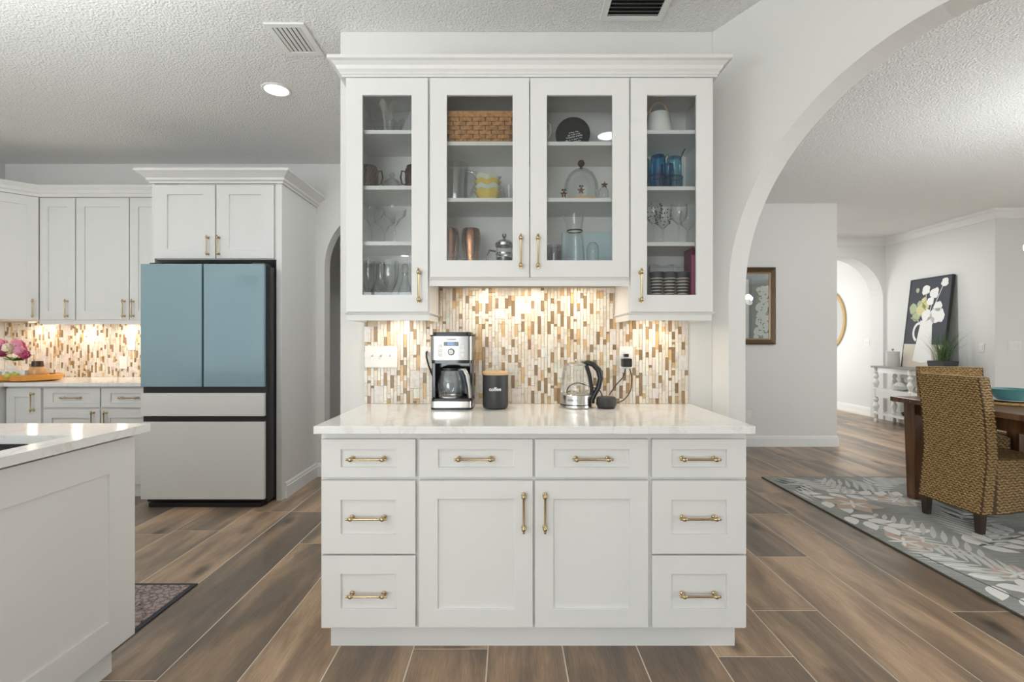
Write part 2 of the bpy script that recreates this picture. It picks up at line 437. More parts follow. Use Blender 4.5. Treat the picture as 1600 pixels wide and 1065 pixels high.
# kitchen back wall with its arched passage
poly = arch_poly(XL, 1.25, 0, CEIL, -1.695, -0.55, 1.93)
struct('wall_kitchen_back', MB().prism(poly, lambda u, z: (u, YK, z), lambda u, z: (u, YK+0.14, z)), 'wall_paint')
struct('wall_passage_end', MB().box(-2.6, 1.25, 6.1, 6.2, 0, CEIL), 'wall_paint')
struct('wall_passage_side', MB().box(-2.7, -2.6, 4.76, 6.2, 0, CEIL), 'wall_paint')
struct('wall_left', MB().box(XL-0.12, XL, -6.0, -3.7, 0, CEIL).box(XL-0.12, XL, -0.1, 4.76, 0, CEIL).box(XL-0.12, XL, -3.7, -0.1, 2.3, CEIL).box(XL-0.12, XL, -3.7, -0.1, 0, 0.35), 'wall_paint')
mb = MB()
for y in (-3.7, -1.93, -0.16): mb.box(XL-0.09, XL-0.03, y, y+0.06, 0.35, 2.3)
mb.box(XL-0.09, XL-0.03, -3.7, -0.1, 2.24, 2.3).box(XL-0.09, XL-0.03, -3.7, -0.1, 0.35, 0.41)
struct('added_window_3', mb, 'trim_paint')  # unseen window added to let fill light in
# angled wall with the wide arch to the dining room
C0 = Vector((1.072, 2.655)); U = Vector((0.47, -0.883)).normalized(); NB = Vector((0.883, 0.47)).normalized()
poly = arch_poly(0, 4.3, 0, CEIL, 0.105, 1.995, 1.495, 40)
def aw(off): return lambda u, z: (C0.x+U.x*u+NB.x*off, C0.y+U.y*u+NB.y*off, z)
struct('wall_arch', MB().prism(poly, aw(0), aw(0.13)), 'wall_paint')
struct('wall_dining_left', MB().box(1.16, 1.25, 2.77, YD, 0, CEIL), 'wall_paint')
struct('wall_dining_back', MB().box(1.16, 3.88, YD, YD+0.14, 0, CEIL), 'wall_paint')
poly = arch_poly(3.2, 6.0, 0, CEIL, 4.58, 5.96, 1.90)
struct('wall_nook_back', MB().prism(poly, lambda u, z: (u, 8.0, z), lambda u, z: (u, 8.28, z)), 'wall_paint')
struct('wall_nook_left', MB().box(3.1, 3.2, YD+0.14, 8.3, 0, CEIL), 'wall_paint')
struct('wall_nook_right', MB().box(6.0, 8.1, 6.2, 8.28, 0, CEIL), 'wall_paint')
struct('wall_hall_right', MB().box(6.1, 6.2, 8.28, 11.0, 0, CEIL), 'wall_paint')
struct('wall_hall_end', MB().box(3.0, 6.2, 10.9, 11.0, 0, CEIL), 'wall_paint')
struct('wall_hall_left', MB().box(4.3, 4.4, 8.28, 10.9, 0, CEIL), 'wall_paint')
# walls behind and beside the camera with windows added for the fill light
mb = MB().box(XL, -4.1, -6.12, -6.0, 0, CEIL).box(-0.5, 8.1, -6.12, -6.0, 0, CEIL).box(-4.1, -0.5, -6.12, -6.0, 2.35, CEIL)
struct('wall_behind', mb, 'wall_paint')
mb = MB().box(8.0, 8.12, -6.0, -1.4, 0, CEIL).box(8.0, 8.12, 3.0, 6.2, 0, CEIL).box(8.0, 8.12, -1.4, 3.0, 2.35, CEIL).box(8.0, 8.12, -1.4, 3.0, 0, 0.45)
struct('wall_right', mb, 'wall_paint')
mb = MB()
for x in (-4.1, -2.93, -1.76, -0.56): mb.box(x, x+0.06, -6.09, -6.03, 0.0, 2.35)
mb.box(-4.1, -0.5, -6.09, -6.03, 2.29, 2.35).box(-4.1, -0.5, -6.09, -6.03, 0.0, 0.07)
struct('added_window_1', mb, 'trim_paint')
mb = MB()
for y in (-1.4, 0.0, 1.5, 2.94): mb.box(8.03, 8.09, y, y+0.06, 0.45, 2.35)
mb.box(8.03, 8.09, -1.4, 3.0, 2.29, 2.35).box(8.03, 8.09, -1.4, 3.0, 0.45, 0.51)
struct('added_window_2', mb, 'trim_paint')

# baseboards: out is to the right of travel
BB = [(0, 0), (0.016, 0), (0.016, 0.095), (0.011, 0.100), (0.011, 0.112), (0.005, 0.125), (0, 0.127)]
def base(side, path): struct('baseboard_' + side, MB().sweep(path, BB), 'trim_paint')
base('dining_back', [(1.25, YD), (3.88, YD), (3.88, YD+0.14)])
base('nook_right', [(6.0, 7.99), (6.0, 6.2), (8.0, 6.2)])
base('hall_right', [(6.1, 10.9), (6.1, 8.28)])
base('kitchen_back', [(-1.755, YK), (-1.70, YK)])
CRN = [(0, CEIL-0.001), (0, CEIL-0.115), (0.012, CEIL-0.115), (0.016, CEIL-0.095), (0.05, CEIL-0.045), (0.075, CEIL-0.03), (0.085, CEIL-0.001)]
struct('trim_1', MB().sweep([(3.2, 8.0), (6.0, 8.0), (6.0, 6.2), (8.0, 6.2)], CRN), 'trim_paint')

# recessed ceiling lights, including unseen fill cans
for i, (x, y) in enumerate(CAN):
    lab = 'round recessed ceiling light glowing near the slatted vent' if i == 0 else 'unseen round recessed downlight' 
    t = thing('recessed_light', lab, 'ceiling light', (x, y, CEIL), 0, 'recessed ceiling lights')
    MB().lathe([(0.072, 0.0), (0.092, 0.0), (0.092, -0.004), (0.085, -0.008), (0.074, -0.006), (0.072, 0.0)], 32).build('trim_ring', 'white_plastic', t, True)
    MB().lathe([(0, -0.004), (0.074, -0.004)], 32).build('lens', 'lamp_glow', t)
    area('recessed_or_fill_lamp', (x, y, CEIL-0.012), (0, 0, 0), 0.15, 0.15, 42 if y > 6 else 27 if x == -0.25 else 4.5 if x == -3.4 and y > 3 else CAN_POWER, (0.96, 0.995, 1), 'DISK')

# added unseen bowl uplights above the island; globe chandelier above the dining table
for i, x in enumerate((-3.1, -2.45, -1.8)):
    t = thing('added_uplight', 'white bowl uplight added unseen above the island to brighten the ceiling', 'added uplight', (x, 1.45, CEIL), 0, 'added uplights above the island')
    MB().lathe([(0, 0), (0.06, 0), (0.06, -0.02), (0, -0.025)], 24).build('canopy', 'brass', t, True)  # canopy, rod and bowl of the added uplight
    MB().tube([(0, 0, -0.02), (0, 0, -0.86)], 0.006).build('rod', 'brass', t, True)
    MB().lathe([(0, -0.99), (0.08, -0.98), (0.145, -0.93), (0.165, -0.86), (0.160, -0.86), (0.14, -0.925), (0.075, -0.972), (0, -0.98)], 28).build('bowl', 'white_ceramic', t, True)
    area('added_uplight_lamp', (x, 1.45, CEIL-0.90), (PI, 0, 0), 0.2, 0.2, ADDED_UPLIGHT, (0.95, 0.995, 1), 'DISK')
t = thing('chandelier', 'globe chandelier above the dining table at the right edge of the photo', 'chandelier', (3.815, 3.25, CEIL))
MB().lathe([(0, 0), (0.07, 0), (0.07, -0.02), (0, -0.03)], 24).build('canopy', 'brass', t, True)
MB().tube([(0, 0, -0.02), (0, 0, -1.02)], 0.008).build('rod', 'brass', t, True)
for k in range(6):
    a = PI + k*PI/3; c = (0.31*math.cos(a), 0.31*math.sin(a), -0.97)
    MB().tube([(0, 0, -1.0), (c[0]*0.5, c[1]*0.5, -1.05), (c[0], c[1], -1.03)], 0.006).build('arm', 'brass', t, True)
    MB().ball(c, 0.042, 3).build('globe', 'lamp_glow', t, True)
    l = bpy.data.lights.new('globe_lamp', 'POINT'); l.energy = GLOBE; l.color = (0.95, 0.99, 1); l.shadow_soft_size = 0.05
    o = bpy.data.objects.new('globe_lamp', l); COL.objects.link(o); o.location = (3.815+c[0], 3.25+c[1], CEIL-0.90)

# ceiling vents
def vent(lab, x0, x1, y0, y1, along, n):
    t = thing('ceiling_vent', lab, 'vent', ((x0+x1)/2, (y0+y1)/2, CEIL), 0, 'ceiling vents')
    f = 0.03; z0 = CEIL-0.008
    mb = MB().box(x0, x0+f, y0, y1, z0, CEIL).box(x1-f, x1, y0, y1, z0, CEIL).box(x0+f, x1-f, y0, y0+f, z0, CEIL).box(x0+f, x1-f, y1-f, y1, z0, CEIL)
    mb.build('frame', 'trim_paint', t, world=True)
    MB().box(x0+f, x1-f, y0+f, y1-f, CEIL-0.0015, CEIL-0.0005).build('duct_backing', 'black_plastic', t, world=True)
    for i in range(n):
        a, b = (x0+f, x1-f) if along == 'y' else (y0+f, y1-f)
        p = a + (b-a)*(i+0.5)/n; hw = (b-a)/n*0.32
        mb = MB()
        if along == 'y': q = [(p-hw, y0+f, CEIL-0.006), (p+hw, y0+f, CEIL-0.002), (p+hw, y1-f, CEIL-0.002), (p-hw, y1-f, CEIL-0.006)]
        else: q = [(x0+f, p-hw*0.6, CEIL-0.006), (x1-f, p-hw*0.6, CEIL-0.006), (x1-f, p+hw*0.6, CEIL-0.002), (x0+f, p+hw*0.6, CEIL-0.002)]
        A = [mb.bm.verts.new(v) for v in q]; B = [mb.bm.verts.new((v[0], v[1], v[2]-0.0015)) for v in q]
        mb.bm.faces.new(A); mb.bm.faces.new(B[::-1])
        for k in range(4): mb.bm.faces.new([A[k], A[(k+1)%4], B[(k+1)%4], B[k]])
        mb.build('slat', 'trim_paint' if along == 'y' else 'steel', t, world=True)
vent('white ceiling vent with slats running front to back, near the recessed light', -1.257, -1.05, 2.57, 2.855, 'y', 6)
vent('dark slatted ceiling vent above the glass-door cabinets at the top edge', 0.46, 0.775, 2.26, 2.545, 'x', 8)

# ------------------------------------------------------------------ cabinet builders (fronts face -y)
def handle_mesh():
    mb = MB()
    half = [(0, -0.080), (0.0045, -0.080), (0.0052, -0.074), (0.0042, -0.0725), (0.0075, -0.069), (0.0095, -0.063), (0.0080, -0.057), (0.0055, -0.054), (0.0048, -0.050)]
    mb.lathe(half + [(r, -z) for r, z in half[::-1]], 12, (0, -0.030, 0))
    for s in (-0.063, 0.063):
        mb.lathe([(0, 0), (0.0095, 0), (0.0085, -0.006), (0.005, -0.008), (0.005, -0.03)], 12, (0, 0, s), 'y')
    return mb.mesh('handle', 'brass', True)
HND = handle_mesh()
def handle(parent, wx, wy, wz, vertical=True):
    l = Vector((wx, wy, wz)) - WL[parent]
    return put('handle', HND, parent, l, (0, 0 if vertical else R(90), 0), label='champagne brass bar handle')
def front_mesh(w, h, fw, fh=None, th=0.02, rec=0.0105, glass=False):
    """shaker front, x 0..w, z 0..h, face at y=0"""
    fh = fh or fw
    mb = MB(); bm = mb.bm
    def ring(x0, x1, z0, z1, y): return [bm.verts.new(p) for p in ((x0,y,z0),(x1,y,z0),(x1,y,z1),(x0,y,z1))]
    A = ring(0, w, 0, h, 0); B = ring(fw, w-fw, fh, h-fh, 0); D = ring(0, w, 0, h, th)
    Cc = ring(fw, w-fw, fh, h-fh, th if glass else rec)
    for k in range(4):
        j = (k+1) % 4
        bm.faces.new([A[k], A[j], B[j], B[k]]); bm.faces.new([B[k], B[j], Cc[j], Cc[k]]); bm.faces.new([A[k], D[k], D[j], A[j]])
        if glass: bm.faces.new([Cc[k], Cc[j], D[j], D[k]])
    if not glass: bm.faces.new(Cc); bm.faces.new(D[::-1])
    return mb.mesh('front', 'cabinet_paint')
def front(name, parent, x0, x1, z0, z1, yf, fw, fh=None, glass=False):
    return put(name, front_mesh(x1-x0, z1-z0, fw, fh, glass=glass), parent, Vector((x0, yf, z0)) - WL[parent], bevel=0.0012)

# ---- base run
YF = 1.985                      # door face
M = 0.00253
def bz(py): return PZ(py, YF)
def bx(px): return PX(px, YF)
def carcass(t, x0, x1, y0, y1, z0, z1, toe=True, side_in=0.0):
    MB().box(x0, x1, y0, y1, z0, z1).build('body', 'cabinet_paint', t, world=True)
YB = YF+0.021
base_units = [(-0.748, -0.3615, 'white base drawer unit left of the double doors, three brass-handled drawers'),
              (-0.3615, 0.5595, 'white base cabinet in the middle with two drawers over double doors'),
              (0.5595, 0.944, 'white base drawer unit right of the double doors, three brass-handled drawers')]
for i, (x0, x1, lab) in enumerate(base_units):
    t = thing('base_cabinet', lab, 'cabinet', ((x0+x1)/2, YB, 0), 0, 'base cabinets under the coffee counter')
    MB().box(x0, x1, YB, YW-0.002, 0.098, 0.872).build('body', 'cabinet_paint', t, world=True)
    MB().box(x0+0.012, x1-0.012, YB+0.02, YW-0.004, 0.872, 0.8835).build('top_rail', 'cabinet_paint', t, world=True)
    a = x0 + (0.022 if i == 0 else 0); b = x1 - (0.022 if i == 2 else 0)
    MB().box(a, b, YB+0.045, YW-0.01, 0.0, 0.098).build('toe_kick', 'cabinet_paint', t, world=True)
    if i != 1:
        c0, c1 = (502, 649) if i == 0 else (1019, 1166)
        for (ya, yb, fh) in ((686, 745.5, 0.040), (750.5, 865, 0.077), (868, 980, 0.073)):
            d = front('drawer', t, bx(c0), bx(c1), bz(yb), bz(ya), YF, 0.077, fh)
            hz = {686: 716, 750.5: 808, 868: 927.5}[ya]
            handle(d, bx((c0+c1)/2 - 1), YF+0.008, bz(hz), False)
    else:
        for (c0, c1, hx, hs) in ((655, 832.5, 742, 818), (836, 1013, 925, 851)):
            d = front('drawer', t, bx(c0), bx(c1), bz(745.5), bz(686), YF, 0.075, 0.040)
            handle(d, bx(hx), YF+0.008, bz(716), False)
            d = front('door', t, bx(c0), bx(c1), bz(980), bz(750.5), YF, 0.073, 0.073)
            handle(d, bx(hs), YF, bz(797.5), True)
tag(MB().box(-0.755, 0.953, 1.94, YW-0.001, 0.884, 0.914).build('countertop', 'quartz', bevel=0.002),
    'white veined quartz countertop of the coffee bar under the mosaic backsplash', 'countertop')

# ---- upper cabinets with glass doors
YU = 2.315
def ux(px): return PX(px, YU)
def uz(py): return PZ(py, YU)
UP = [(-0.757, -0.3685, 1.377, [203, 290, 377], 'left narrow glass-door wall cabinet holding clear glassware and dark mugs'),
      (-0.3685, 0.5575, 1.536, [221, 309], 'wide middle double glass-door wall cabinet with basket and copper tumblers'),
      (0.5575, 0.947, 1.377, [203, 291, 378], 'right narrow glass-door wall cabinet holding blue glasses and dotted goblets')]
ZT = 2.462
SHELF = {}
for i, (x0, x1, zb, sh, lab) in enumerate(UP):
    t = thing('wall_cabinet', lab, 'cabinet', ((x0+x1)/2, YW-0.005, zb), 0, 'glass-door wall cabinets')
    th = 0.017; y0 = YU+0.021; y1 = YW-0.001
    mb = MB().box(x0, x0+th, y0, y1, zb, ZT).box(x1-th, x1, y0, y1, zb, ZT)
    mb.box(x0+th, x1-th, y0, y1, zb, zb+th).box(x0+th, x1-th, y0, y1, ZT-th, ZT).box(x0+th, x1-th, y1-0.008, y1, zb+th, ZT-th)
    mb.build('body', 'cabinet_paint', t, world=True)
    zs = [zb+th]
    for py in sh:
        z = PZ(py, y0+0.015); zs.append(z)
        MB().box(x0+th+0.001, x1-th-0.001, y0+0.015, y1-0.009, z-0.018, z).build('shelf', 'trim_paint', t, world=True)
    SHELF[i] = sorted(zs)
    # light rail below
    mb = MB()
    prof = [(0, zb), (0, zb-0.035), (0.004, zb-0.038), (0.010, zb-0.038), (0.010, zb-0.012), (0.020, zb-0.004), (0.020, zb)]
    if i == 1: mb.sweep([(x0, y0), (x1, y0)], [(o-0.004, z) for o, z in prof])
    elif i == 0: mb.sweep([(x0, y1), (x0, y0), (x1, y0), (x1, y1)], [(o-0.012, z) for o, z in prof])
    else: mb.sweep([(x0, y1), (x0, y0), (x1, y0), (x1, y1)], [(o-0.012, z) for o, z in prof])
    mb.build('light_rail', 'cabinet_paint', t, world=True)
    if i == 0: doors = [(540.5, 668.5, 487, 655.5, 447, 0.0755, 0.0785)]
    elif i == 2: doors = [(985.5, 1114, 487, 1000, 447, 0.0755, 0.0785)]
    else: doors = [(672, 827, 433, 813.5, 394, 0.0767, 0.0785), (828.5, 983, 433, 840, 394, 0.0767, 0.0785)]
    for (c0, c1, yb, hx, hy, fw, fh) in doors:
        xa, xb, za, zz = ux(c0), ux(c1), uz(yb), uz(121.5)
        d = front('door', t, xa, xb, za, zz, YU, fw, fh, True)
        MB().box(fw-0.004, xb-xa-fw+0.004, 0.010, 0.0135, fh-0.004, zz-za-fh+0.004).build('glass_pane', 'pane_glass', d)
        handle(d, ux(hx), YU, uz(hy), True)
pro = [(0.0, 2.4605), (0.014, 2.4605), (0.014, 2.469), (0.020, 2.473), (0.020, 2.480), (0.030, 2.490), (0.036, 2.504), (0.050, 2.517), (0.064, 2.522), (0.064, 2.537), (0.0, 2.537)]
struct('trim_2', MB().sweep([(-0.757, YW), (-0.757, YU+0.021), (0.947, YU+0.021), (0.947, YW)], [(o+0.002, z+0.002) for o, z in pro]), 'cabinet_paint')

# ---- under-cabinet puck lights
def puck(x, y, z, power, lab, grp):
    t = thing('puck_light', lab, 'light', (x, y, z), 0, grp)
    MB().lathe([(0, 0), (0.034, 0), (0.034, -0.008), (0.028, -0.010), (0, -0.010)], 20).build('housing', 'white_plastic', t, True)
    MB().lathe([(0, -0.0105), (0.027, -0.0105)], 20).build('lens', 'puck_glow', t)
    area('puck_lamp', (x, y, z-0.012), (0, 0, 0), 0.05, 0.05, power, (1, 0.85, 0.66), 'DISK')
for x, z, lab in ((-0.56, 1.3765, 'small round light under the left glass-door cabinet above the switches'), (-0.12, 1.5355, 'small round light under the middle cabinet above the coffee maker'),
             (0.12, 1.5355, 'small round light under the middle cabinet near its door gap'), (0.36, 1.5355, 'small round light under the middle cabinet above the kettle'), (0.75, 1.3765, 'small round light under the right glass-door cabinet')):
    puck(x, YW-0.13, z, 1.05, lab, 'under-cabinet lights of the coffee bar')

# ------------------------------------------------------------------ mosaic backsplashes
PAL = [((0.72, 0.67, 0.60), 28), ((0.76, 0.70, 0.62), 20), ((0.66, 0.57, 0.46), 16), ((0.58, 0.40, 0.20), 8), ((0.33, 0.215, 0.115), 16), ((0.25, 0.165, 0.09), 12)]
def pick(rnd):
    r = rnd.random()*100
    for c, wgt in PAL:
        r -= wgt
        if r < 0: break
    k = 0.92 + 0.16*rnd.random()
    return tuple(min(1, v*k) for v in c)
def mosaic(label, x0, y, regions, keep, rnd, cw=0.0172, unit=0.0135):
    xa = min(r[0] for r in regions); xb = max(r[1] for r in regions)
    za = min(r[2] for r in regions); zb = max(r[3] for r in regions)
    t = thing('backsplash', label, 'backsplash', ((xa+xb)/2, y, za))
    mb = MB()
    for r in regions: mb.box(r[0], r[1], y-0.004, y-0.0005, r[2], r[3])
    mb.build('backing', 'tile_grout', t, world=True)
    nc = int((xb-xa)/cw); nr = int((zb-za)/unit)
    used = [[False]*nr for _ in range(nc)]
    def inside(x, z): return any(r[0]-1e-4 <= x <= r[1]+1e-4 and r[2]-1e-4 <= z <= r[3]+1e-4 for r in regions)
    tiles = []; darkcell = {}
    def calm(col, c, row, ln):
        # dark strips seldom touch another dark strip
        if col[0] < 0.4 and (any(darkcell.get((c-1, row+p)) for p in range(ln)) or darkcell.get((c, row-1))) and rnd.random() < 0.8:
            col = tuple(v*(0.92+0.16*rnd.random()) for v in rnd.choice([(0.72, 0.67, 0.60), (0.66, 0.57, 0.46)]))
        if col[0] < 0.4:
            for p in range(ln): darkcell[(c, row+p)] = True
        return col
    for c in range(nc):
        row = 0
        while row < nr:
            if used[c][row]: row += 1; continue
            ln = rnd.choice([1, 2, 2, 3, 3, 4, 4, 5, 5, 6]); wd = 1
            if rnd.random() < 0.05: wd = rnd.choice([2, 3]); ln = rnd.choice([4, 6, 7])
            ln = min(ln, nr-row); wd = min(wd, nc-c)
            while wd > 1 and any(used[c+q][row+p] for q in range(wd) for p in range(ln)): wd -= 1
            k = 0
            while k < ln and not used[c][row+k]: k += 1
            ln = k
            for q in range(wd):
                for p in range(ln): used[c+q][row+p] = True
            a = xa+c*cw; b = a+wd*cw; lo = za+row*unit; hi = lo+ln*unit
            if inside((a+b)/2, lo+0.004) and inside((a+b)/2, hi-0.004):
                col = calm(pick(rnd), c, row, ln) if wd == 1 else tuple(v*(0.95+0.1*rnd.random()) for v in (0.71, 0.67, 0.62))
                tiles.append((a, b, lo, hi, col))
            row += ln
    tiles.sort(key=lambda q: -(q[1]-q[0])*(q[3]-q[2]))
    cache = {}
    for a, b, lo, hi, col in tiles[:keep]:
        key = (round(b-a, 4), round(hi-lo, 4))
        if key not in cache:
            g = 0.0007
            cache[key] = MB().box(g, b-a-g, 0, 0.006, g, hi-lo-g).mesh('tile', 'mosaic_tile')
        o = put('tile', cache[key], t, Vector((a, y-0.0075-0.004*rnd.random(), lo)) - WL[t]); o.color = (*col, 1)
    mb = MB(); lay = mb.bm.loops.layers.color.new('tint')
    for a, b, lo, hi, col in tiles[keep:]:
        n0 = len(mb.bm.faces); g = 0.0007; d = 0.004*rnd.random()-0.0015
        mb.box(a+g, b-g, y-0.009-d, y-0.003, lo+g, hi-g)
        mb.bm.faces.ensure_lookup_table()
        s = [v**(1/2.2) for v in col]
        for f in mb.bm.faces[n0:]:
            for l in f.loops: l[lay] = (*s, 1)
    o = mb.build('small_tiles', 'mosaic_small', t, world=True); o['kind'] = 'stuff'
    return t
ZC = 0.9145
mosaic('tan, brown and white vertical-strip mosaic backsplash behind the coffee maker', 0, YW,
       [(-0.760, 0.946, ZC, 1.372), (-0.366, 0.555, 1.372, 1.532)], 300, random.Random(3))
mosaic('mosaic strip backsplash beyond, behind the flower tray and left of the refrigerator', 0, YK,
       [(XL+0.005, -2.785, ZC, 1.42)], 0, random.Random(5))

# ------------------------------------------------------------------ far kitchen: wall cabinets, bases, refrigerator
YU2 = 4.29
def kz(py, d=YU2): return PZ(py, d)
zt2, zb2 = 2.470, 1.424
for (x0, x1, doors, lab) in ((-4.012, -3.70, [(-4.006, -3.705, 106)], 'narrow white wall cabinet with one door, beside the angled corner cabinet'),
                             (-3.70, -2.79, [(-3.694, -3.245, 195), (-3.236, -2.795, 209)], 'wide white wall cabinet with two doors, left of the refrigerator')):
    t = thing('kitchen_wall_cabinet', lab, 'cabinet', ((x0+x1)/2, YK, zb2), 0, 'far kitchen wall cabinets')
    MB().box(x0, x1, YU2+0.021, YK-0.001, zb2, zt2).build('body', 'cabinet_paint', t, world=True)
    MB().box(x0, x1, YU2+0.005, YU2+0.02, zb2-0.035, zb2).build('light_rail', 'cabinet_paint', t, world=True)
    for a, b, hp in doors:
        d = front('door', t, a, b, zb2+0.002, zt2-0.004, YU2, 0.07, 0.075)
        handle(d, PX(hp, YU2), YU2, kz(482), True)
# diagonal corner cabinet, built in its own frame and turned
L = math.hypot(0.30, 0.30)
t = thing('corner_wall_cabinet', 'angled white corner wall cabinet at the left edge of the photo', 'cabinet', (-4.30, 4.00, zb2), R(45))
mb = MB()
def loc2(x, y):
    dx, dy = x+4.30, y-4.00; c = math.cos(-R(45)); s = math.sin(-R(45)); return (dx*c-dy*s, dx*s+dy*c)
poly = [loc2(*p) for p in ((-4.30, 4.02), (-4.015, 4.305), (-4.015, YK-0.002), (XL+0.002, YK-0.002), (XL+0.002, 4.02))]
hh = zt2-zb2
mb.prism(poly, lambda x, y: (x, y, 0), lambda x, y: (x, y, hh)); mb.build('body', 'cabinet_paint', t)
d = put('door', front_mesh(L-0.03, hh-0.006, 0.07, 0.075), t, (0.012, -0.012, 0.002), bevel=0.0012)
put('handle', HND, d, (L-0.07, 0, kz(482, 4.25)-zb2), label='champagne brass bar handle')
cp = [(0, 2.472), (0.012, 2.472), (0.012, 2.495), (0.020, 2.505), (0.020, 2.53), (0.038, 2.553), (0.038, 2.568), (0, 2.568)]
struct('trim_3', MB().sweep([(-4.305, 3.2), (-4.305, 4.0), (-4.012, 4.293), (-2.787, 4.293)], cp), 'cabinet_paint')

YB2 = 4.01
t = thing('kitchen_base_cabinet', 'white base cabinet with single door at the kitchen corner, under the flower tray', 'cabinet', (-3.87, YK, 0), 0, 'far kitchen base cabinets')
MB().box(-4.02, -3.727, YB2+0.021, YK-0.002, 0, 0.882).build('body', 'cabinet_paint', t, world=True)
d = front('door', t, -4.012, -3.735, 0.10, 0.868, YB2, 0.065, 0.07); handle(d, -3.79, YB2, 0.76, True)
t = thing('kitchen_base_cabinet', 'white base cabinet with two drawers, just left of the refrigerator', 'cabinet', (-3.26, YK, 0), 0, 'far kitchen base cabinets')
MB().box(-3.726, -2.79, YB2+0.021, YK-0.002, 0, 0.882).build('body', 'cabinet_paint', t, world=True)
for a, b, hx in ((-3.716, -3.264, -3.31), (-3.254, -2.80, -3.21)):
    d = front('drawer', t, a, b, 0.715, 0.868, YB2, 0.075, 0.04); handle(d, (a+b)/2, YB2+0.008, 0.792, False)
    d = front('door', t, a, b, 0.10, 0.70, YB2, 0.07, 0.07); handle(d, hx, YB2, 0.61, True)
t = thing('kitchen_base_cabinet', 'white base cabinet along the left kitchen wall at the photo edge', 'cabinet', (XL+0.3, 3.5, 0), 0, 'far kitchen base cabinets')
MB().box(XL+0.002, -4.03, 3.0, YK-0.002, 0, 0.882).build('body', 'cabinet_paint', t, world=True)
poly = [(XL+0.001, 3.0), (-3.995, 3.0), (-3.995, 3.975), (-2.787, 3.975), (-2.787, YK-0.001), (XL+0.001, YK-0.001)]
tag(MB().prism(poly, lambda x, y: (x, y, 0.884), lambda x, y: (x, y, 0.914)).build('countertop', 'quartz', bevel=0.002),
    'white quartz countertop in the far kitchen corner beside the refrigerator', 'countertop')
for x in (-4.25, -3.85, -3.45, -3.0):
    puck(x, YK-0.14, zb2-0.001, 2.0, 'small round light under the far kitchen wall cabinets', 'far under-cabinet lights')

# refrigerator enclosure
YE = 3.916
t = thing('refrigerator_cabinet', 'white cabinet with two doors above the refrigerator and tall side panels', 'cabinet', (-2.28, YK, 0))
MB().box(-2.762, -1.815, YE+0.021, YK-0.001, 1.882, 2.470).build('body', 'cabinet_paint', t, world=True)
MB().box(-1.814, -1.771, YE+0.005, YK-0.001, 0, 2.470).build('side_panel', 'cabinet_paint', t, world=True)
MB().box(-2.785, -2.763, YE+0.005, YK-0.001, 0, 2.470).build('side_panel', 'cabinet_paint', t, world=True)
for a, b, hp in ((241.5, 336, 326), (338, 427.5, 342.5)):
    d = front('door', t, PX(a, YE), PX(b, YE), 1.888, 2.462, YE, 0.098, 0.075)
    handle(d, PX(hp, YE), YE, PZ(384, YE), True)
cp2 = [(0, 2.4715), (0.014, 2.4715), (0.014, 2.484), (0.030, 2.494), (0.030, 2.51), (0.075, 2.545), (0.085, 2.55), (0.085, 2.568), (0, 2.568)]
struct('trim_4', MB().sweep([(-2.785, YK-0.001), (-2.785, YE+0.005), (-1.771, YE+0.005), (-1.771, YK-0.001)], cp2), 'cabinet_paint')
struct('baseboard_fridge_panel', MB().sweep([(-1.771, YE+0.06), (-1.771, YK-0.001)], [(o, z) for o, z in BB]), 'trim_paint')

YR = 3.727
t = thing('refrigerator', 'four-door refrigerator, blue glass upper doors over pale grey lower drawers', 'refrigerator', (-2.27, YR+0.4, 0))
def rx(px): return PX(px, YR)
def rz(py): return PZ(py, YR)
MB().box(-2.735, -1.825, YR+0.075, YK-0.06, 0.03, rz(413)).build('body', 'dark_grey', t, world=True)
MB().box(-2.70, -1.86, YR+0.04, YK-0.06, 0.0, 0.032).build('kick_base', 'black_plastic', t, world=True)
MB().box(rx(219.5), rx(414), YR+0.03, YR+0.08, 0.065, rz(414)).build('door_core', 'black_plastic', t, world=True)
MB().box(rx(219.5), rx(315), YR, YR+0.03, rz(604), rz(412)).build('door', 'fridge_blue', t, world=True, bevel=0.003)
MB().box(rx(318), rx(412.5), YR, YR+0.03, rz(604), rz(412)).build('door', 'fridge_blue', t, world=True, bevel=0.003)
MB().box(rx(219.5), rx(412.5), YR, YR+0.03, rz(650), rz(614)).build('drawer', 'fridge_white', t, world=True, bevel=0.003)
MB().box(rx(219.5), rx(412.5), YR, YR+0.03, rz(780), rz(659)).build('drawer', 'fridge_white', t, world=True, bevel=0.003)
MB().box(-1.93, -1.84, YR+0.05, YR+0.16, rz(413), rz(413)+0.02).build('hinge_cover', 'dark_grey', t, world=True)
MB().box(-2.70, -2.61, YR+0.05, YR+0.16, rz(413), rz(413)+0.02).build('hinge_cover', 'dark_grey', t, world=True)

# ------------------------------------------------------------------ island at the left
XI = -1.434
t = thing('island_cabinet', 'white kitchen island cabinet with recessed end panel in the left foreground', 'cabinet', (-1.9, 1.5, 0))
MB().box(-3.6, XI-0.05, 0.75, 1.965, 0.10, 0.63).box(-1.51, XI-0.05, 0.75, 1.965, 0.63, 0.872).box(-3.6, -2.37, 0.75, 1.965, 0.63, 0.872).box(-2.37, -1.51, 0.75, 1.26, 0.63, 0.872).box(-2.37, -1.51, 1.77, 1.965, 0.63, 0.872).build('body', 'cabinet_paint', t, world=True)
MB().box(-1.505, XI-0.075, 0.8, 1.95, 0.872, 0.8835).box(-3.55, -2.375, 0.8, 1.95, 0.872, 0.8835).build('top_rail', 'cabinet_paint', t, world=True)
MB().box(-3.55, XI-0.06, 0.8, 1.89, 0.0, 0.10).build('toe_kick', 'cabinet_paint', t, world=True)
me = front_mesh(1.21, 0.772, 0.125, 0.115, 0.022, 0.008)
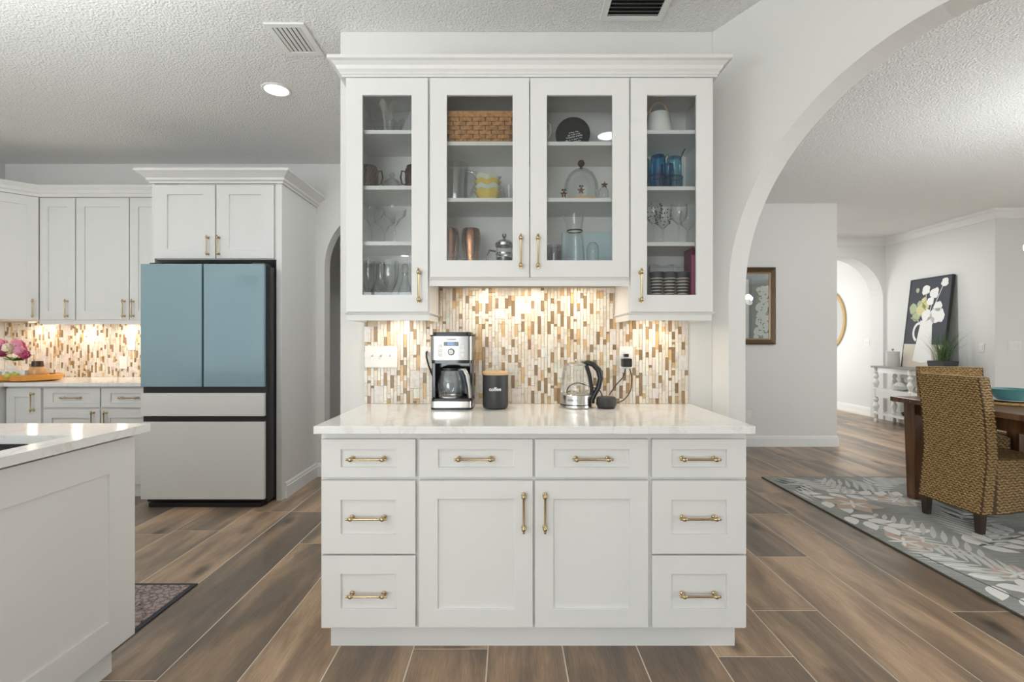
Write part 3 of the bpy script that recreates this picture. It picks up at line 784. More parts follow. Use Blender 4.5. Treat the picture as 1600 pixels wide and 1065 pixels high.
put('end_panel', me, t, Vector((XI-0.028, 0.755, 0.10)) - WL[t], (0, 0, R(90)), bevel=0.0012)
# worktop ring around the sink cut-out
mb = MB(); sx0, sx1, sy0, sy1 = -2.35, -1.525, 1.28, 1.752
mb.box(-3.64, sx0, 0.70, 2.01, 0.884, 0.914).box(sx1, XI, 0.70, 2.01, 0.884, 0.914)
mb.box(sx0, sx1, 0.70, sy0, 0.884, 0.914).box(sx0, sx1, sy1, 2.01, 0.884, 0.914)
bmesh.ops.remove_doubles(mb.bm, verts=mb.bm.verts[:], dist=1e-5)
tag(mb.build('island_countertop', 'quartz'), 'white veined quartz island top with sink cut-out in the left foreground', 'countertop')
mb = MB(); g = 0.012
mb.box(sx0-g, sx0, sy0-g, sy1+g, 0.66, 0.883).box(sx1, sx1+g, sy0-g, sy1+g, 0.66, 0.883)
mb.box(sx0, sx1, sy0-g, sy0, 0.66, 0.883).box(sx0, sx1, sy1, sy1+g, 0.66, 0.883).box(sx0-g, sx1+g, sy0-g, sy1+g, 0.64, 0.66)
t = thing('sink', 'dark undermount kitchen sink in the island top at the left edge', 'sink', (-1.94, 1.51, 0.64))
mb.build('basin', 'sink_black', t, world=True)
MB().lathe([(0, 0.0215), (0.045, 0.0215), (0.045, 0.0255), (0.03, 0.0235), (0, 0.0235)], 20).build('drain', 'steel', t, True)
MB().box(-2.30, -1.56, 1.33, 1.36, 0.800, 0.812).build('ledge', 'sink_black', t, world=True)
t = thing('kitchen_mat', 'purple-grey patterned mat with dark border on the floor beside the island', 'mat', (-1.94, 2.2, 0))
MB().box(-2.35, -1.588, 1.90, 2.566, 0.0005, 0.007).build('border', 'knit_dark', t, world=True)
MB().box(-2.32, -1.612, 1.925, 2.545, 0.007, 0.0085).build('field', 'mat_pattern', t, world=True)

# ------------------------------------------------------------------ dining area
RX, RY = 2.30, 4.577
t = thing('area_rug', 'grey area rug with pale leaf and peach flower pattern under the dining table', 'rug', (3.75, 3.2, 0))
MB().box(RX, 5.2, 1.3, RY, 0.0005, 0.008).build('border', 'rug_edge', t, world=True)
MB().box(RX+0.012, 5.19, 1.31, RY-0.012, 0.008, 0.0095).build('field', 'rug_field', t, world=True)
rr = random.Random(11)
ZR = 0.0097
LK = [0]
def leaf(mb, x, y, ang, ln, wd, n=8):
    c, s = math.cos(ang), math.sin(ang); pts = []
    for i in range(n+1):
        u = i/n; pts.append((u*ln, wd*math.sin(PI*u**0.8)*0.5))
    for i in range(n-1, 0, -1):
        u = i/n; pts.append((u*ln, -wd*math.sin(PI*u**0.8)*0.5))
    pts = [(x+a*c-b*s, y+a*s+b*c) for a, b in pts]
    if any(not (RX+0.014 < p[0] < 5.18 and 1.32 < p[1] < RY-0.015) for p in pts): return
    LK[0] += 1; zz = ZR + 0.00002*(LK[0] % 40)
    A = [mb.bm.verts.new((p[0], p[1], zz)) for p in pts]; B = [mb.bm.verts.new((p[0], p[1], ZR-0.001)) for p in pts]
    mb.bm.faces.new(A)
    for i in range(len(A)): mb.bm.faces.new([A[i], B[i], B[(i+1) % len(A)], A[(i+1) % len(A)]])
def floorpt(px, py): d = FD(py); return PX(px, d), d
def motif(name, mat, mb):
    if len(mb.bm.faces): mb.build(name, mat, t, world=True)
def fern(x, y, ang, ln, mat='rug_light', n=11, w=0.28):
    mb = MB()
    for i in range(n):
        u = (i+0.5)/n; l = w*math.sin(PI*(0.15+0.8*u))
        for sd in (-1, 1):
            leaf(mb, x+math.cos(ang)*ln*u, y+math.sin(ang)*ln*u, ang+sd*R(48), l, 0.032)
    motif('fern_motif', mat, mb)
def branch(x, y, ang, ln, n=6):
    mb = MB(); md = MB(); px, py = x, y; a = ang
    for i in range(n):
        nx, ny = px+math.cos(a)*ln/n, py+math.sin(a)*ln/n
        for sd in (-1, 1):
            aa = a+sd*R(52); leaf(mb, px+0.012*math.cos(aa), py+0.012*math.sin(aa), aa, 0.17, 0.085)
        px, py = nx, ny; a += R(4)
    motif('leaf_motif', 'rug_white', mb)
    stem = MB(); q = [(x+math.cos(ang)*ln*i/10, y+math.sin(ang)*ln*i/10) for i in range(11)]
    q = [p for p in q if RX+0.02 < p[0] < 5.1 and 1.35 < p[1] < RY-0.02]
    if len(q) > 1:
        for (x0, y0), (x1, y1) in zip(q, q[1:]):
            d = Vector((x1-x0, y1-y0)).normalized(); nn = Vector((-d.y, d.x))*0.005
            vs = [stem.bm.verts.new((x0+nn.x, y0+nn.y, ZR+0.0004)), stem.bm.verts.new((x0-nn.x, y0-nn.y, ZR+0.0004)), stem.bm.verts.new((x1-nn.x, y1-nn.y, ZR+0.0004)), stem.bm.verts.new((x1+nn.x, y1+nn.y, ZR+0.0004))]
            stem.bm.faces.new(vs)
        stem.build('stem_motif', 'rug_dark', t, world=True)
def flower(x, y, r):
    mo = MB()
    a0 = rr.random()
    for k in range(6): leaf(mo, x, y, a0+k*PI/3, r, r*0.62)
    motif('flower_motif', 'rug_peach', mo)
    ml = MB()
    for k in range(6): leaf(ml, x, y, a0+PI/6+k*PI/3, r*0.55, r*0.12)
    if len(ml.bm.faces): 
        bmesh.ops.translate(ml.bm, verts=ml.bm.verts[:], vec=(0, 0, 0.0005)); ml.build('flower_vein', 'rug_white', t, world=True)
branch(*floorpt(1436, 868), R(-83), 0.75); branch(*floorpt(1590, 905), R(-60), 0.5, 4)
flower(*floorpt(1412, 848), 0.17); flower(*floorpt(1332, 789), 0.20); flower(*floorpt(1590, 900), 0.15)
fern(*floorpt(1545, 877), R(100), 0.75); fern(*floorpt(1440, 795), R(110), 0.8, w=0.34); fern(*floorpt(1370, 770), R(60), 0.6)
fern(*floorpt(1500, 815), R(40), 0.7, 'rug_dark', 7); fern(*floorpt(1250, 775), R(70), 0.5, 'rug_dark', 6, 0.2)
branch(*floorpt(1530, 855), R(20), 0.6, 5); branch(*floorpt(1245, 770), R(-70), 0.5, 4)
for (x, y) in ((3.2, 2.3), (3.4, 1.7), (2.7, 1.7), (3.1, 4.3), (3.9, 4.3), (4.4, 3.2), (4.6, 2.2), (2.55, 4.35), (3.6, 3.4)):
    rr.choice([fern, branch])(x, y, rr.random()*6.28, 0.7)
fern(*floorpt(1330, 775), R(100), 0.6, w=0.3); branch(2.40, 3.55, R(-60), 0.45, 4); fern(2.75, 2.5, R(120), 0.6); branch(2.42, 2.1, R(-80), 0.6, 5); fern(2.9, 3.0, R(60), 0.7); branch(2.6, 4.1, R(-20), 0.6, 5)
for (x, y) in ((3.0, 3.9), (3.5, 2.6), (4.2, 3.9), (2.6, 2.05)): flower(x, y, 0.17)

# woven chairs: local frame, sitter faces +x
def stitches(mb, S, nu, nv, lift=0.007, rnd=random.Random(2)):
    """S(u,v) -> point, normal; diamonds slanting alternately"""
    for j in range(nv):
        for i in range(nu):
            u0, v0 = (i+0.5+(0.5 if j % 2 else 0))/(nu+0.5), (j+0.5)/nv
            du, dv = 0.72/nu, 0.62/nv; sl = 0.35*(1 if i % 2 else -1)
            pts = []
            for a, b in ((-1, -sl), (0, -1), (1, sl), (0, 1)):
                uu = min(1, max(0, u0+a*du)); vv = min(1, max(0, v0+b*dv)); p, n = S(uu, vv); pts.append(p - n*0.001)
            p, n = S(min(1, u0), v0); top = mb.bm.verts.new(p + n*lift*(0.7+0.5*rnd.random()))
            vs = [mb.bm.verts.new(q) for q in pts]
            for k in range(4): mb.bm.faces.new([vs[k], vs[(k+1) % 4], top])
W2 = 0.225
BK = [(0.0, 0.125), (0.020, 0.30), (0.040, 0.48), (0.030, 0.66), (0.012, 0.84), (-0.020, 1.0)]
def bkx(z):
    for (xa, za), (xb, zb) in zip(BK, BK[1:]):
        if z <= zb: return xa+(xb-xa)*(z-za)/(zb-za)
    return BK[-1][0]
def chair_core(e=0.0):
    sideT = 0.075
    poly = BK + [(BK[-1][0]+sideT, 1.0), (0.084, 0.84), (0.108, 0.66), (0.118, 0.475), (0.53, 0.475), (0.53, 0.20), (0.40, 0.155), (0.2, 0.13)]
    return MB().prism(poly, lambda x, z: (x, -W2, z), lambda x, z: (x, W2, z))
def make_chair(label, loc, rz):
    t = thing('wicker_dining_chair', label, 'chair', loc, rz, 'woven dining chairs')
    chair_core().build('frame', 'wicker_core', t)
    mb = MB()
    def back(u, v): z = 0.13+0.868*v; return Vector((bkx(z), W2-2*W2*u, z)), Vector((-1, 0, 0))
    stitches(mb, back, 19, 56)
    def inner(u, v): z = 0.48+0.515*v; return Vector((bkx(z)+0.075, -W2+2*W2*u, z)), Vector((1, 0, 0))
    stitches(mb, inner, 19, 32)
    def topf(u, v): return Vector((BK[-1][0]+0.075*v, W2-2*W2*u, 1.0)), Vector((0, 0, 1))
    stitches(mb, topf, 19, 4)
    mb.build('back_weave', 'wicker', t)['kind'] = 'stuff'
    mb = MB()
    for sd in (-1, 1):
        def side(u, v, sd=sd):
            x = 0.10+0.43*u; lo = 0.13+0.06*max(0, (x-0.1)/0.43)**1.5; return Vector((x, sd*W2, lo+(0.475-lo)*v)), Vector((0, sd, 0))
        stitches(mb, side, 16, 20)
        def edge(u, v, sd=sd): z = 0.13+0.868*v; return Vector((bkx(z)+0.08*u, sd*W2, z)), Vector((0, sd, 0))
        stitches(mb, edge, 3, 52)
    def seat(u, v): return Vector((0.11+0.42*u, -W2+2*W2*v, 0.475)), Vector((0, 0, 1))
    stitches(mb, seat, 16, 20, 0.004)
    def frontf(u, v): return Vector((0.53, -W2+2*W2*u, 0.20+0.275*v)), Vector((1, 0, 0))
    stitches(mb, frontf, 18, 16)
    mb.build('seat_weave', 'wicker', t)['kind'] = 'stuff'
    for lx, ly in ((0.03, -0.19), (0.03, 0.19), (0.48, -0.19), (0.48, 0.19)):
        mb = MB(); hh = 0.14 if lx < 0.2 else 0.2
        mb.prism([(-0.024, -0.024), (0.024, -0.024), (0.024, 0.024), (-0.024, 0.024)], lambda a, b, lx=lx, ly=ly: (lx+a*0.75, ly+b*0.75, 0), lambda a, b, lx=lx, ly=ly, hh=hh: (lx+a, ly+b, hh))
        mb.build('leg', 'leg_wood', t)
    return t
def copy_thing(root, label, loc, rz):
    r = root.copy(); COL.objects.link(r); r.location = loc; r.rotation_euler = (0, 0, rz); r['label'] = label
    for ch in list(root.children):
        c = ch.copy(); COL.objects.link(c); c.parent = r
    return r
ch = make_chair('woven seagrass dining chair in front, its high back turned to the camera', (2.975, 3.405, 0.0117), R(4))
copy_thing(ch, 'woven seagrass chair behind the nearest one, at the far end of the table', (3.93, 4.50, 0.0117), R(-114))
copy_thing(ch, 'woven seagrass chair across the table, only its back edge showing at right', (4.62, 4.02, 0.0117), R(178))

t = thing('dining_table', 'dark brown wooden dining table behind the nearest woven chair', 'table', (3.6, 3.1, 0.0097))
TZ = 0.80
MB().box(3.08, 4.13, 2.15, 4.06, TZ-0.038, TZ).build('tabletop', 'table_wood', t, world=True, bevel=0.004)
MB().box(3.19, 4.02, 2.26, 3.95, TZ-0.135, TZ-0.038).build('apron', 'table_wood', t, world=True)
for lx, ly in ((3.20, 3.95), (4.01, 3.95), (3.20, 2.26), (4.01, 2.26)):
    mb = MB(); mb.prism([(-0.055, -0.055), (0.055, -0.055), (0.055, 0.055), (-0.055, 0.055)], lambda a, b, lx=lx, ly=ly: (lx+a*0.72, ly+b*0.72, 0.0117), lambda a, b, lx=lx, ly=ly: (lx+a, ly+b, TZ-0.039))
    mb.build('leg', 'table_wood', t, world=True, bevel=0.003)

# table setting
def spiral_mat(label, x, y, z):
    t = thing('placemat', label, 'placemat', (x, y, z), 0, 'round woven placemats')
    MB().lathe([(0, 0.0), (0.185, 0.0), (0.185, 0.005), (0, 0.005)], 36).build('base', 'wicker_core', t)
    mb = MB(); k = 0
    for q in range(7):
        r = 0.185-q*0.02
        mb.tube([(r*math.cos(2*PI*i/36), r*math.sin(2*PI*i/36), 0.007+0.002*(i % 2)) for i in range(37)], 0.009, 6, False)
    mb.build('braid', 'wicker', t, True)
    return t
bx_, by_ = PX(1572, 3.60), 3.60
spiral_mat('round braided placemat under the teal bowl', bx_, by_-0.06, TZ+0.0005)
t = thing('dinner_plate', 'white plate with dark rim line under the teal bowl', 'plate', (bx_, by_-0.05, TZ+0.0175))
MB().lathe([(0, 0), (0.08, 0), (0.13, 0.010), (0.145, 0.013), (0.145, 0.016), (0.13, 0.013), (0.08, 0.004), (0, 0.004)], 40).build('dish', 'white_ceramic', t, True)
MB().lathe([(0.136, 0.0148), (0.142, 0.0160), (0.142, 0.0164), (0.136, 0.0152)], 40).build('rim_line', 'teal_glaze', t)
t = thing('serving_bowl', 'teal glazed bowl on the dining table', 'bowl', (bx_, by_-0.03, TZ+0.0225))
MB().lathe([(0, 0), (0.065, 0), (0.095, 0.03), (0.122, 0.082), (0.118, 0.083), (0.09, 0.033), (0.06, 0.006), (0, 0.006)], 40).build('body', 'teal_glaze', t, True)

# ------------------------------------------------------------------ dining wall: framed mirror with painted reflection, socket
def plate(label, cat, loc, rz, gangs, kind, grp, w=None):
    """loc = centre on the wall, plate faces -y before turning"""
    w = w or 0.07+0.046*(gangs-1)
    t = thing('wall_plate' if kind != 'outlet' else 'wall_outlet', label, cat, loc, rz, grp)
    MB().box(-w/2, w/2, -0.006, -0.0005, -0.057, 0.057).build('plate', 'white_plastic', t, bevel=0.002)
    for g in range(gangs):
        cx = (g-(gangs-1)/2)*0.046
        if kind == 'outlet':
            for dz in (-0.02, 0.02): MB().box(cx-0.014, cx+0.014, -0.008, -0.006, dz-0.012, dz+0.012).build('socket', 'trim_paint', t, bevel=0.002)
        elif kind == 'toggle':
            mb = MB(); mb.box(cx-0.005, cx+0.005, -0.0075, -0.006, -0.013, 0.013); mb.prism([(-0.004, -0.004), (0.004, -0.004), (0.004, 0.004), (-0.004, 0.004)], lambda a, b, cx=cx: (cx+a, -0.006, 0.002+b), lambda a, b, cx=cx: (cx+a*0.8, -0.019, 0.011+b*0.8))
            mb.build('toggle', 'white_ceramic', t)
        else: MB().box(cx-0.016, cx+0.016, -0.009, -0.006, -0.033, 0.033).build('rocker', 'white_ceramic', t, bevel=0.002)
    return t
plate('white wall outlet low on the wall below the bronze frame', 'outlet', (PX(1169, YD), YD, PZ(649, YD)), 0, 1, 'outlet', 'wall plates')
plate('white double switch plate inside the hallway arch beside the round mirror', 'switch', (6.1, 8.55, PZ(535, 8.6)), R(-90), 2, 'rocker', 'wall plates')
plate('single white switch plate on the wall right of the potted grass', 'switch', (6.0, 6.37, PZ(543, 6.37)), R(-90), 1, 'rocker', 'wall plates')
plate('triple white switch plate on the rightmost wall', 'switch', (PX(1585, 6.2), 6.2, PZ(540, 6.2)), 0, 3, 'rocker', 'wall plates')

t = thing('framed_mirror', 'bronze-framed mirror, white blossoms painted as its reflection, on the wall beyond the arch', 'framed mirror', (PX(1170, YD), YD, PZ(538, YD)))  # mirror whose reflection is painted on as flat coloured shapes
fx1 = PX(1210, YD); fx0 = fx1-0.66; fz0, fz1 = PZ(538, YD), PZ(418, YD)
def mitre(mb, x0, x1, z0, z1, y, wd, prof):
    pts = [(x0, z0), (x1, z0), (x1, z1), (x0, z1)]
    rings = []
    for (ix, iz), (sx, sz) in zip(pts, ((1, 1), (-1, 1), (-1, -1), (1, -1))):
        rings.append([mb.bm.verts.new((ix+sx*o, y-h, iz+sz*o)) for o, h in prof])
    n = len(prof)
    for k in range(4):
        a, b = rings[k], rings[(k+1) % 4]
        for j in range(n): mb.bm.faces.new([a[j], a[(j+1) % n], b[(j+1) % n], b[j]])
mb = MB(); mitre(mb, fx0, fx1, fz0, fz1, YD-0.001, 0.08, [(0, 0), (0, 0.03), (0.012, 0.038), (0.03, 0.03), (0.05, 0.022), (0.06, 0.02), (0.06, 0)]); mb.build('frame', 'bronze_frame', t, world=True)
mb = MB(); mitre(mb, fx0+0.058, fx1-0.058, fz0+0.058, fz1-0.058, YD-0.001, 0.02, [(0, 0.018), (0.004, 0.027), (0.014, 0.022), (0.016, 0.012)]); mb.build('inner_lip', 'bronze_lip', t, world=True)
MB().box(fx0+0.06, fx1-0.06, YD-0.013, YD-0.003, fz0+0.06, fz1-0.06).build('reflection_ground', 'reflection_grey', t, world=True)  # backdrop of the painted reflection
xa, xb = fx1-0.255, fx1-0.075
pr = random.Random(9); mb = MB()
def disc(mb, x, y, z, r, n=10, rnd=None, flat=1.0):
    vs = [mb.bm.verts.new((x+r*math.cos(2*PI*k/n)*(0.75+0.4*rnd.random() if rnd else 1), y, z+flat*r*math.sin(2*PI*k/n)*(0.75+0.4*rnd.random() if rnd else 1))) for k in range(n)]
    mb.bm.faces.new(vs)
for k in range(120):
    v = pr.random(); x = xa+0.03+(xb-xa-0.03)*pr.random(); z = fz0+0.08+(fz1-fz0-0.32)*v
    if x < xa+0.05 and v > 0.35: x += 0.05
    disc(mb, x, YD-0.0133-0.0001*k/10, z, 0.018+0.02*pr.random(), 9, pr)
mb.build('reflected_blossoms', 'art_white', t, world=True)
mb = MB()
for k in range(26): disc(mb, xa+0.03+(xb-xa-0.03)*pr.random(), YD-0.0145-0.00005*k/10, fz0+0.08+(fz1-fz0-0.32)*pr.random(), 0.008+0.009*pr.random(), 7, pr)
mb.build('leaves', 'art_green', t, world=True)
MB().box(fx0+0.09, xa-0.055, YD-0.0142, YD-0.013, fz0+0.065, fz1-0.14).build('reflected_panel', 'art_white', t, world=True)  # bright window strip of the reflection, painted white
MB().box(xa-0.05, xa-0.02, YD-0.0139, YD-0.013, fz0+0.065, fz1-0.12).build('reflected_stripe', 'slate_top', t, world=True)
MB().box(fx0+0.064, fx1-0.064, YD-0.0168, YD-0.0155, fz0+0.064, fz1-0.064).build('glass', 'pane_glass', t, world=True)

# hallway mirror
t = thing('round_mirror', 'large round mirror with a light wood rim in the bright hallway', 'mirror', (6.095, 9.67, 1.64))
def ring_yz(mb, r0, r1, x, th, n=48, k=1.0):
    prof = [(r0, 0), (r1, 0), (r1, -th), (r0, -th)]
    rings = [[mb.bm.verts.new((x+h, r*math.cos(2*PI*i/n), k*r*math.sin(2*PI*i/n))) for r, h in prof] for i in range(n)]
    for i in range(n):
        a, b = rings[i], rings[(i+1) % n]
        for j in range(4): mb.bm.faces.new([a[j], a[(j+1) % 4], b[(j+1) % 4], b[j]])
mb = MB(); ring_yz(mb, 0.545, 0.60, 0, 0.03); mb.build('rim', 'gold_frame', t, False)
plain('mirror_silver', (0.85, 0.86, 0.86), 0.02, 1.0)
mb = MB(); mb.lathe([(0, -0.004), (0.55, -0.004), (0.55, -0.010), (0, -0.010)], 48, (0, 0, 0), 'x'); mb.build('glass', 'mirror_silver', t)

# ------------------------------------------------------------------ console table against the nook wall
t = thing('console_table', 'white console table with turned legs and grey top against the far wall', 'table', (5.80, 7.1, 0))
x0, x1, y0, y1, zt = 5.61, 5.97, 6.35, 7.78, 0.868
MB().box(x0-0.01, x1, y0, y1, zt-0.028, zt).build('top', 'slate_top', t, world=True, bevel=0.003)
MB().box(x0+0.03, x1-0.02, y0+0.04, y1-0.04, zt-0.10, zt-0.028).build('apron', 'white_ceramic', t, world=True)
MB().box(x0+0.02, x1-0.01, y0+0.03, y1-0.03, 0.395, 0.52).build('middle_shelf', 'white_ceramic', t, world=True)
MB().box(x0+0.02, x1-0.01, y0+0.03, y1-0.03, 0.125, 0.150).build('bottom_shelf', 'white_ceramic', t, world=True)
LEG = [(0, 0), (0.022, 0), (0.030, 0.03), (0.020, 0.06), (0.026, 0.07), (0.026, 0.115), (0.034, 0.125), (0.034, 0.15), (0.020, 0.165), (0.024, 0.19), (0.042, 0.24), (0.042, 0.26), (0.022, 0.30), (0.019, 0.31), (0.034, 0.345), (0.034, 0.36), (0.020, 0.385), (0.034, 0.395), (0.034, 0.52), (0.020, 0.535), (0.024, 0.55), (0.044, 0.605), (0.044, 0.62), (0.020, 0.665), (0.036, 0.70), (0.036, 0.72), (0.020, 0.75), (0.034, 0.765), (0.034, 0.84), (0, 0.84)]
lm = MB().lathe(LEG, 16).mesh('leg', 'white_ceramic', True)
for lx in (x0+0.04, x1-0.04):
    for ly in (y0+0.05, (y0+y1)/2, y1-0.05): put('leg', lm, t, Vector((lx, ly, 0)) - WL[t])
def lathed(name, label, cat, loc, prof, mat, part='body', seg=28, group=None, extra=()):
    t = thing(name, label, cat, loc, 0, group)
    MB().lathe(prof, seg).build(part, mat, t, True)
    for n, p, m in extra: MB().lathe(p, seg).build(n, m, t, True)
    return t
t = lathed('canister', 'white lidded canister on the console table beside the leaning picture', 'canister', (5.70, 7.46, zt+0.0005),
       [(0, 0), (0.085, 0), (0.09, 0.02), (0.085, 0.20), (0, 0.20)], 'grey_ceramic', extra=[('lid', [(0, 0.201), (0.086, 0.201), (0.086, 0.222), (0.02, 0.232), (0, 0.232)], 'grey_ceramic'), ('knob', [(0.006, 0.23), (0.008, 0.24), (0.018, 0.25), (0.014, 0.262), (0, 0.265)], 'slate_top')])
def teapot(label, loc, k, rz):
    t = thing('teapot', label, 'teapot', loc, rz, 'white tea set on the console table')
    MB().lathe([(0, 0), (0.05*k, 0), (0.085*k, 0.03*k), (0.09*k, 0.06*k), (0.06*k, 0.10*k), (0.03*k, 0.11*k), (0, 0.11*k)], 24).build('body', 'grey_ceramic', t, True)
    MB().lathe([(0.03*k, 0.111*k), (0.02*k, 0.125*k), (0.012*k, 0.13*k), (0.020*k, 0.15*k), (0, 0.165*k)], 16).build('lid', 'grey_ceramic', t, True)
    MB().tube([(0, 0.07*k, 0.04*k), (0, 0.12*k, 0.07*k), (0, 0.15*k, 0.12*k)], [0.018*k, 0.013*k, 0.009*k]).build('spout', 'grey_ceramic', t, True)
    MB().tube([(0, -0.075*k, 0.09*k), (0, -0.13*k, 0.10*k), (0, -0.14*k, 0.06*k), (0, -0.08*k, 0.03*k)], 0.008*k).build('handle', 'grey_ceramic', t, True)
teapot('white teapot on the middle shelf of the console table', (5.75, 7.35, 0.5205), 1.15, 0)
teapot('smaller white sugar pot beside the teapot on the console shelf', (5.75, 7.05, 0.5205), 0.75, 0)
mb = MB()
mb.lathe([(0, 0), (0.10, 0.004), (0.19, 0.03), (0.21, 0.075), (0.20, 0.075), (0.18, 0.036), (0.09, 0.012), (0, 0.008)], 28, fn=lambda r, z, a: r*(1+0.12*math.cos(2*a)))
o = mb.build('dark_bowl', 'knit_dark', smooth=True, loc=(5.78, 7.05, 0.151)); tag(o, 'shallow black bowl on the bottom shelf of the console table', 'bowl')

# leaning flower picture, built in its own plane: a = along (left to right as seen), b = up
PW, PH = 0.68, 1.27
t = thing('flower_painting', 'dark canvas painting of white flowers in a white jug, leaning on the wall', 'painting', (5.80, 7.42, zt+0.002))
th_ = math.asin(0.15/PH)
def cv(a, b, d=0.0):            # point on the canvas front, d out of it
    return Vector((b*math.sin(th_) - d*math.cos(th_), -a, b*math.cos(th_) + d*math.sin(th_)))
mb = MB(); mb.prism([(0, 0), (PW, 0), (PW, PH), (0, PH)], lambda a, b: cv(a, b, 0), lambda a, b: cv(a, b, -0.035)); mb.build('canvas', 'art_dark', t)
mb = MB()
for (a0, a1, b0, b1) in ((-0.012, 0, -0.0, PH), (PW, PW+0.012, 0, PH), (-0.012, PW+0.012, PH, PH+0.012)):
    mb.prism([(a0, b0), (a1, b0), (a1, b1), (a0, b1)], lambda a, b: cv(a, b, 0.004), lambda a, b: cv(a, b, -0.036))
mb.build('edge_frame', 'black_plastic', t)
def flat(name, mat, polys, d):
    mb = MB()
    for p in polys: mb.bm.faces.new([mb.bm.verts.new(cv(a*PW, b*PH, d)) for a, b in p])
    mb.build(name, mat, t)
def circ(a, b, r, n=12, rnd=None): return [(a+r*math.cos(2*PI*k/n)*(0.8+0.35*rnd.random() if rnd else 1), b+r*0.56*math.sin(2*PI*k/n)*(0.8+0.35*rnd.random() if rnd else 1)) for k in range(n)]
q = random.Random(4)
flat('painted_table', 'art_cream', [[(0, 0), (1, 0), (1, 0.255), (0, 0.265)]], 0.001)
flat('painted_jug', 'art_white', [[(0.27, 0.075), (0.5, 0.055), (0.74, 0.075), (0.66, 0.50), (0.72, 0.545), (0.55, 0.53), (0.36, 0.53), (0.36, 0.46)]], 0.002)
hp = [(0.35+0.16*math.cos(x), 0.40+0.115*math.sin(x)) for x in [R(75)+R(175)*k/12 for k in range(13)]]
hi = [(0.35+0.11*math.cos(x), 0.40+0.085*math.sin(x)) for x in [R(75)+R(175)*k/12 for k in range(13)]]
flat('painted_handle', 'art_white', [[hp[k], hp[k+1], hi[k+1], hi[k]] for k in range(12)], 0.002)
stems = []
for (a, b) in ((0.42, 0.85), (0.63, 0.82), (0.83, 0.92), (0.2, 0.66), (0.75, 0.70)):
    stems.append([(0.52, 0.50), (0.545, 0.50), (a+0.012, b), (a-0.012, b)])
flat('painted_stems', 'art_grey', stems, 0.0015)
flat('painted_greens', 'art_green', [circ(0.14, 0.67, 0.11, 11, q), circ(0.24, 0.58, 0.10, 11, q), circ(0.30, 0.72, 0.07, 9, q), [(0.1, 0.56), (0.34, 0.51), (0.32, 0.535), (0.1, 0.575)], circ(0.20, 0.88, 0.05, 9, q)], 0.003)
flat('painted_yellows', 'art_yellow', [circ(0.34, 0.65, 0.13, 13, q), circ(0.46, 0.70, 0.09, 11, q), circ(0.40, 0.76, 0.06, 9, q)], 0.0035)
flat('painted_whites', 'art_white', [circ(0.42, 0.87, 0.10, 12, q), circ(0.64, 0.83, 0.11, 12, q), circ(0.86, 0.935, 0.09, 11, q), circ(0.56, 0.74, 0.09, 11, q), circ(0.76, 0.68, 0.10, 11, q), circ(0.76, 0.58, 0.17, 15, q), circ(0.50, 0.58, 0.12, 13, q), circ(0.62, 0.52, 0.1, 11, q)], 0.004)

# potted grass
t = thing('potted_grass', 'spiky green grass in a dark square planter on the console table', 'plant', (5.70, 6.60, zt+0.0005))
MB().prism([(-0.10, -0.13), (0.10, -0.13), (0.10, 0.13), (-0.10, 0.13)], lambda a, b: (a*0.9, b*0.9, 0), lambda a, b: (a, b, 0.115)).build('planter', 'dark_grey', t)
MB().box(-0.09, 0.09, -0.12, 0.12, 0.115, 0.118).build('soil', 'soil', t)
gr = random.Random(8); mbs = [MB(), MB()]
for k in range(190):
    m_ = mbs[k % 2]; a = gr.random()*2*PI; r = 0.09*gr.random(); x, y = r*math.cos(a), 1.2*r*math.sin(a)
    l = 0.22+0.20*gr.random(); out = 0.06+0.25*gr.random(); wd = 0.003
    pv = None
    for s_ in range(5):
        u = s_/4; p = Vector((x+math.cos(a)*out*u**1.6*0.6, y+math.sin(a)*out*u**1.6, 0.118+l*u-0.10*out*u*u)); wv = Vector((-math.sin(a), math.cos(a), 0))*wd*(1-0.85*u)
        c = (m_.bm.verts.new(p-wv), m_.bm.verts.new(p+wv))
        if pv: m_.bm.faces.new([pv[0], pv[1], c[1], c[0]])
        pv = c
mbs[0].build('grass', 'leaf_green', t)['kind'] = 'stuff'; mbs[1].build('grass', 'leaf_dark', t)['kind'] = 'stuff'

# ------------------------------------------------------------------ coffee bar: switches, sockets, appliances
YT = YW-0.0115
plate('triple white toggle switch plate on the mosaic at the left end', 'switch', (PX(596, YT), YT, PZ(557, YT)), 0, 3, 'toggle', 'backsplash plates', 0.172)
plate('cream outlet plate half hidden behind the coffee maker', 'outlet', (PX(668, YT), YT, PZ(558, YT)), 0, 1, 'outlet', 'backsplash plates')
plate('white outlet plate on the mosaic holding the black adapter', 'outlet', (PX(978, YT), YT, PZ(558, YT)), 0, 1, 'outlet', 'backsplash plates')
plate('upper white outlet on the far kitchen mosaic near the refrigerator', 'outlet', (PX(206, YK-0.0115), YK-0.0115, PZ(537, YK)), 0, 1, 'outlet', 'far backsplash plates')
plate('lower white outlet on the far kitchen mosaic near the refrigerator', 'outlet', (PX(193, YK-0.0115), YK-0.0115, PZ(566, YK)), 0, 1, 'outlet', 'far backsplash plates')

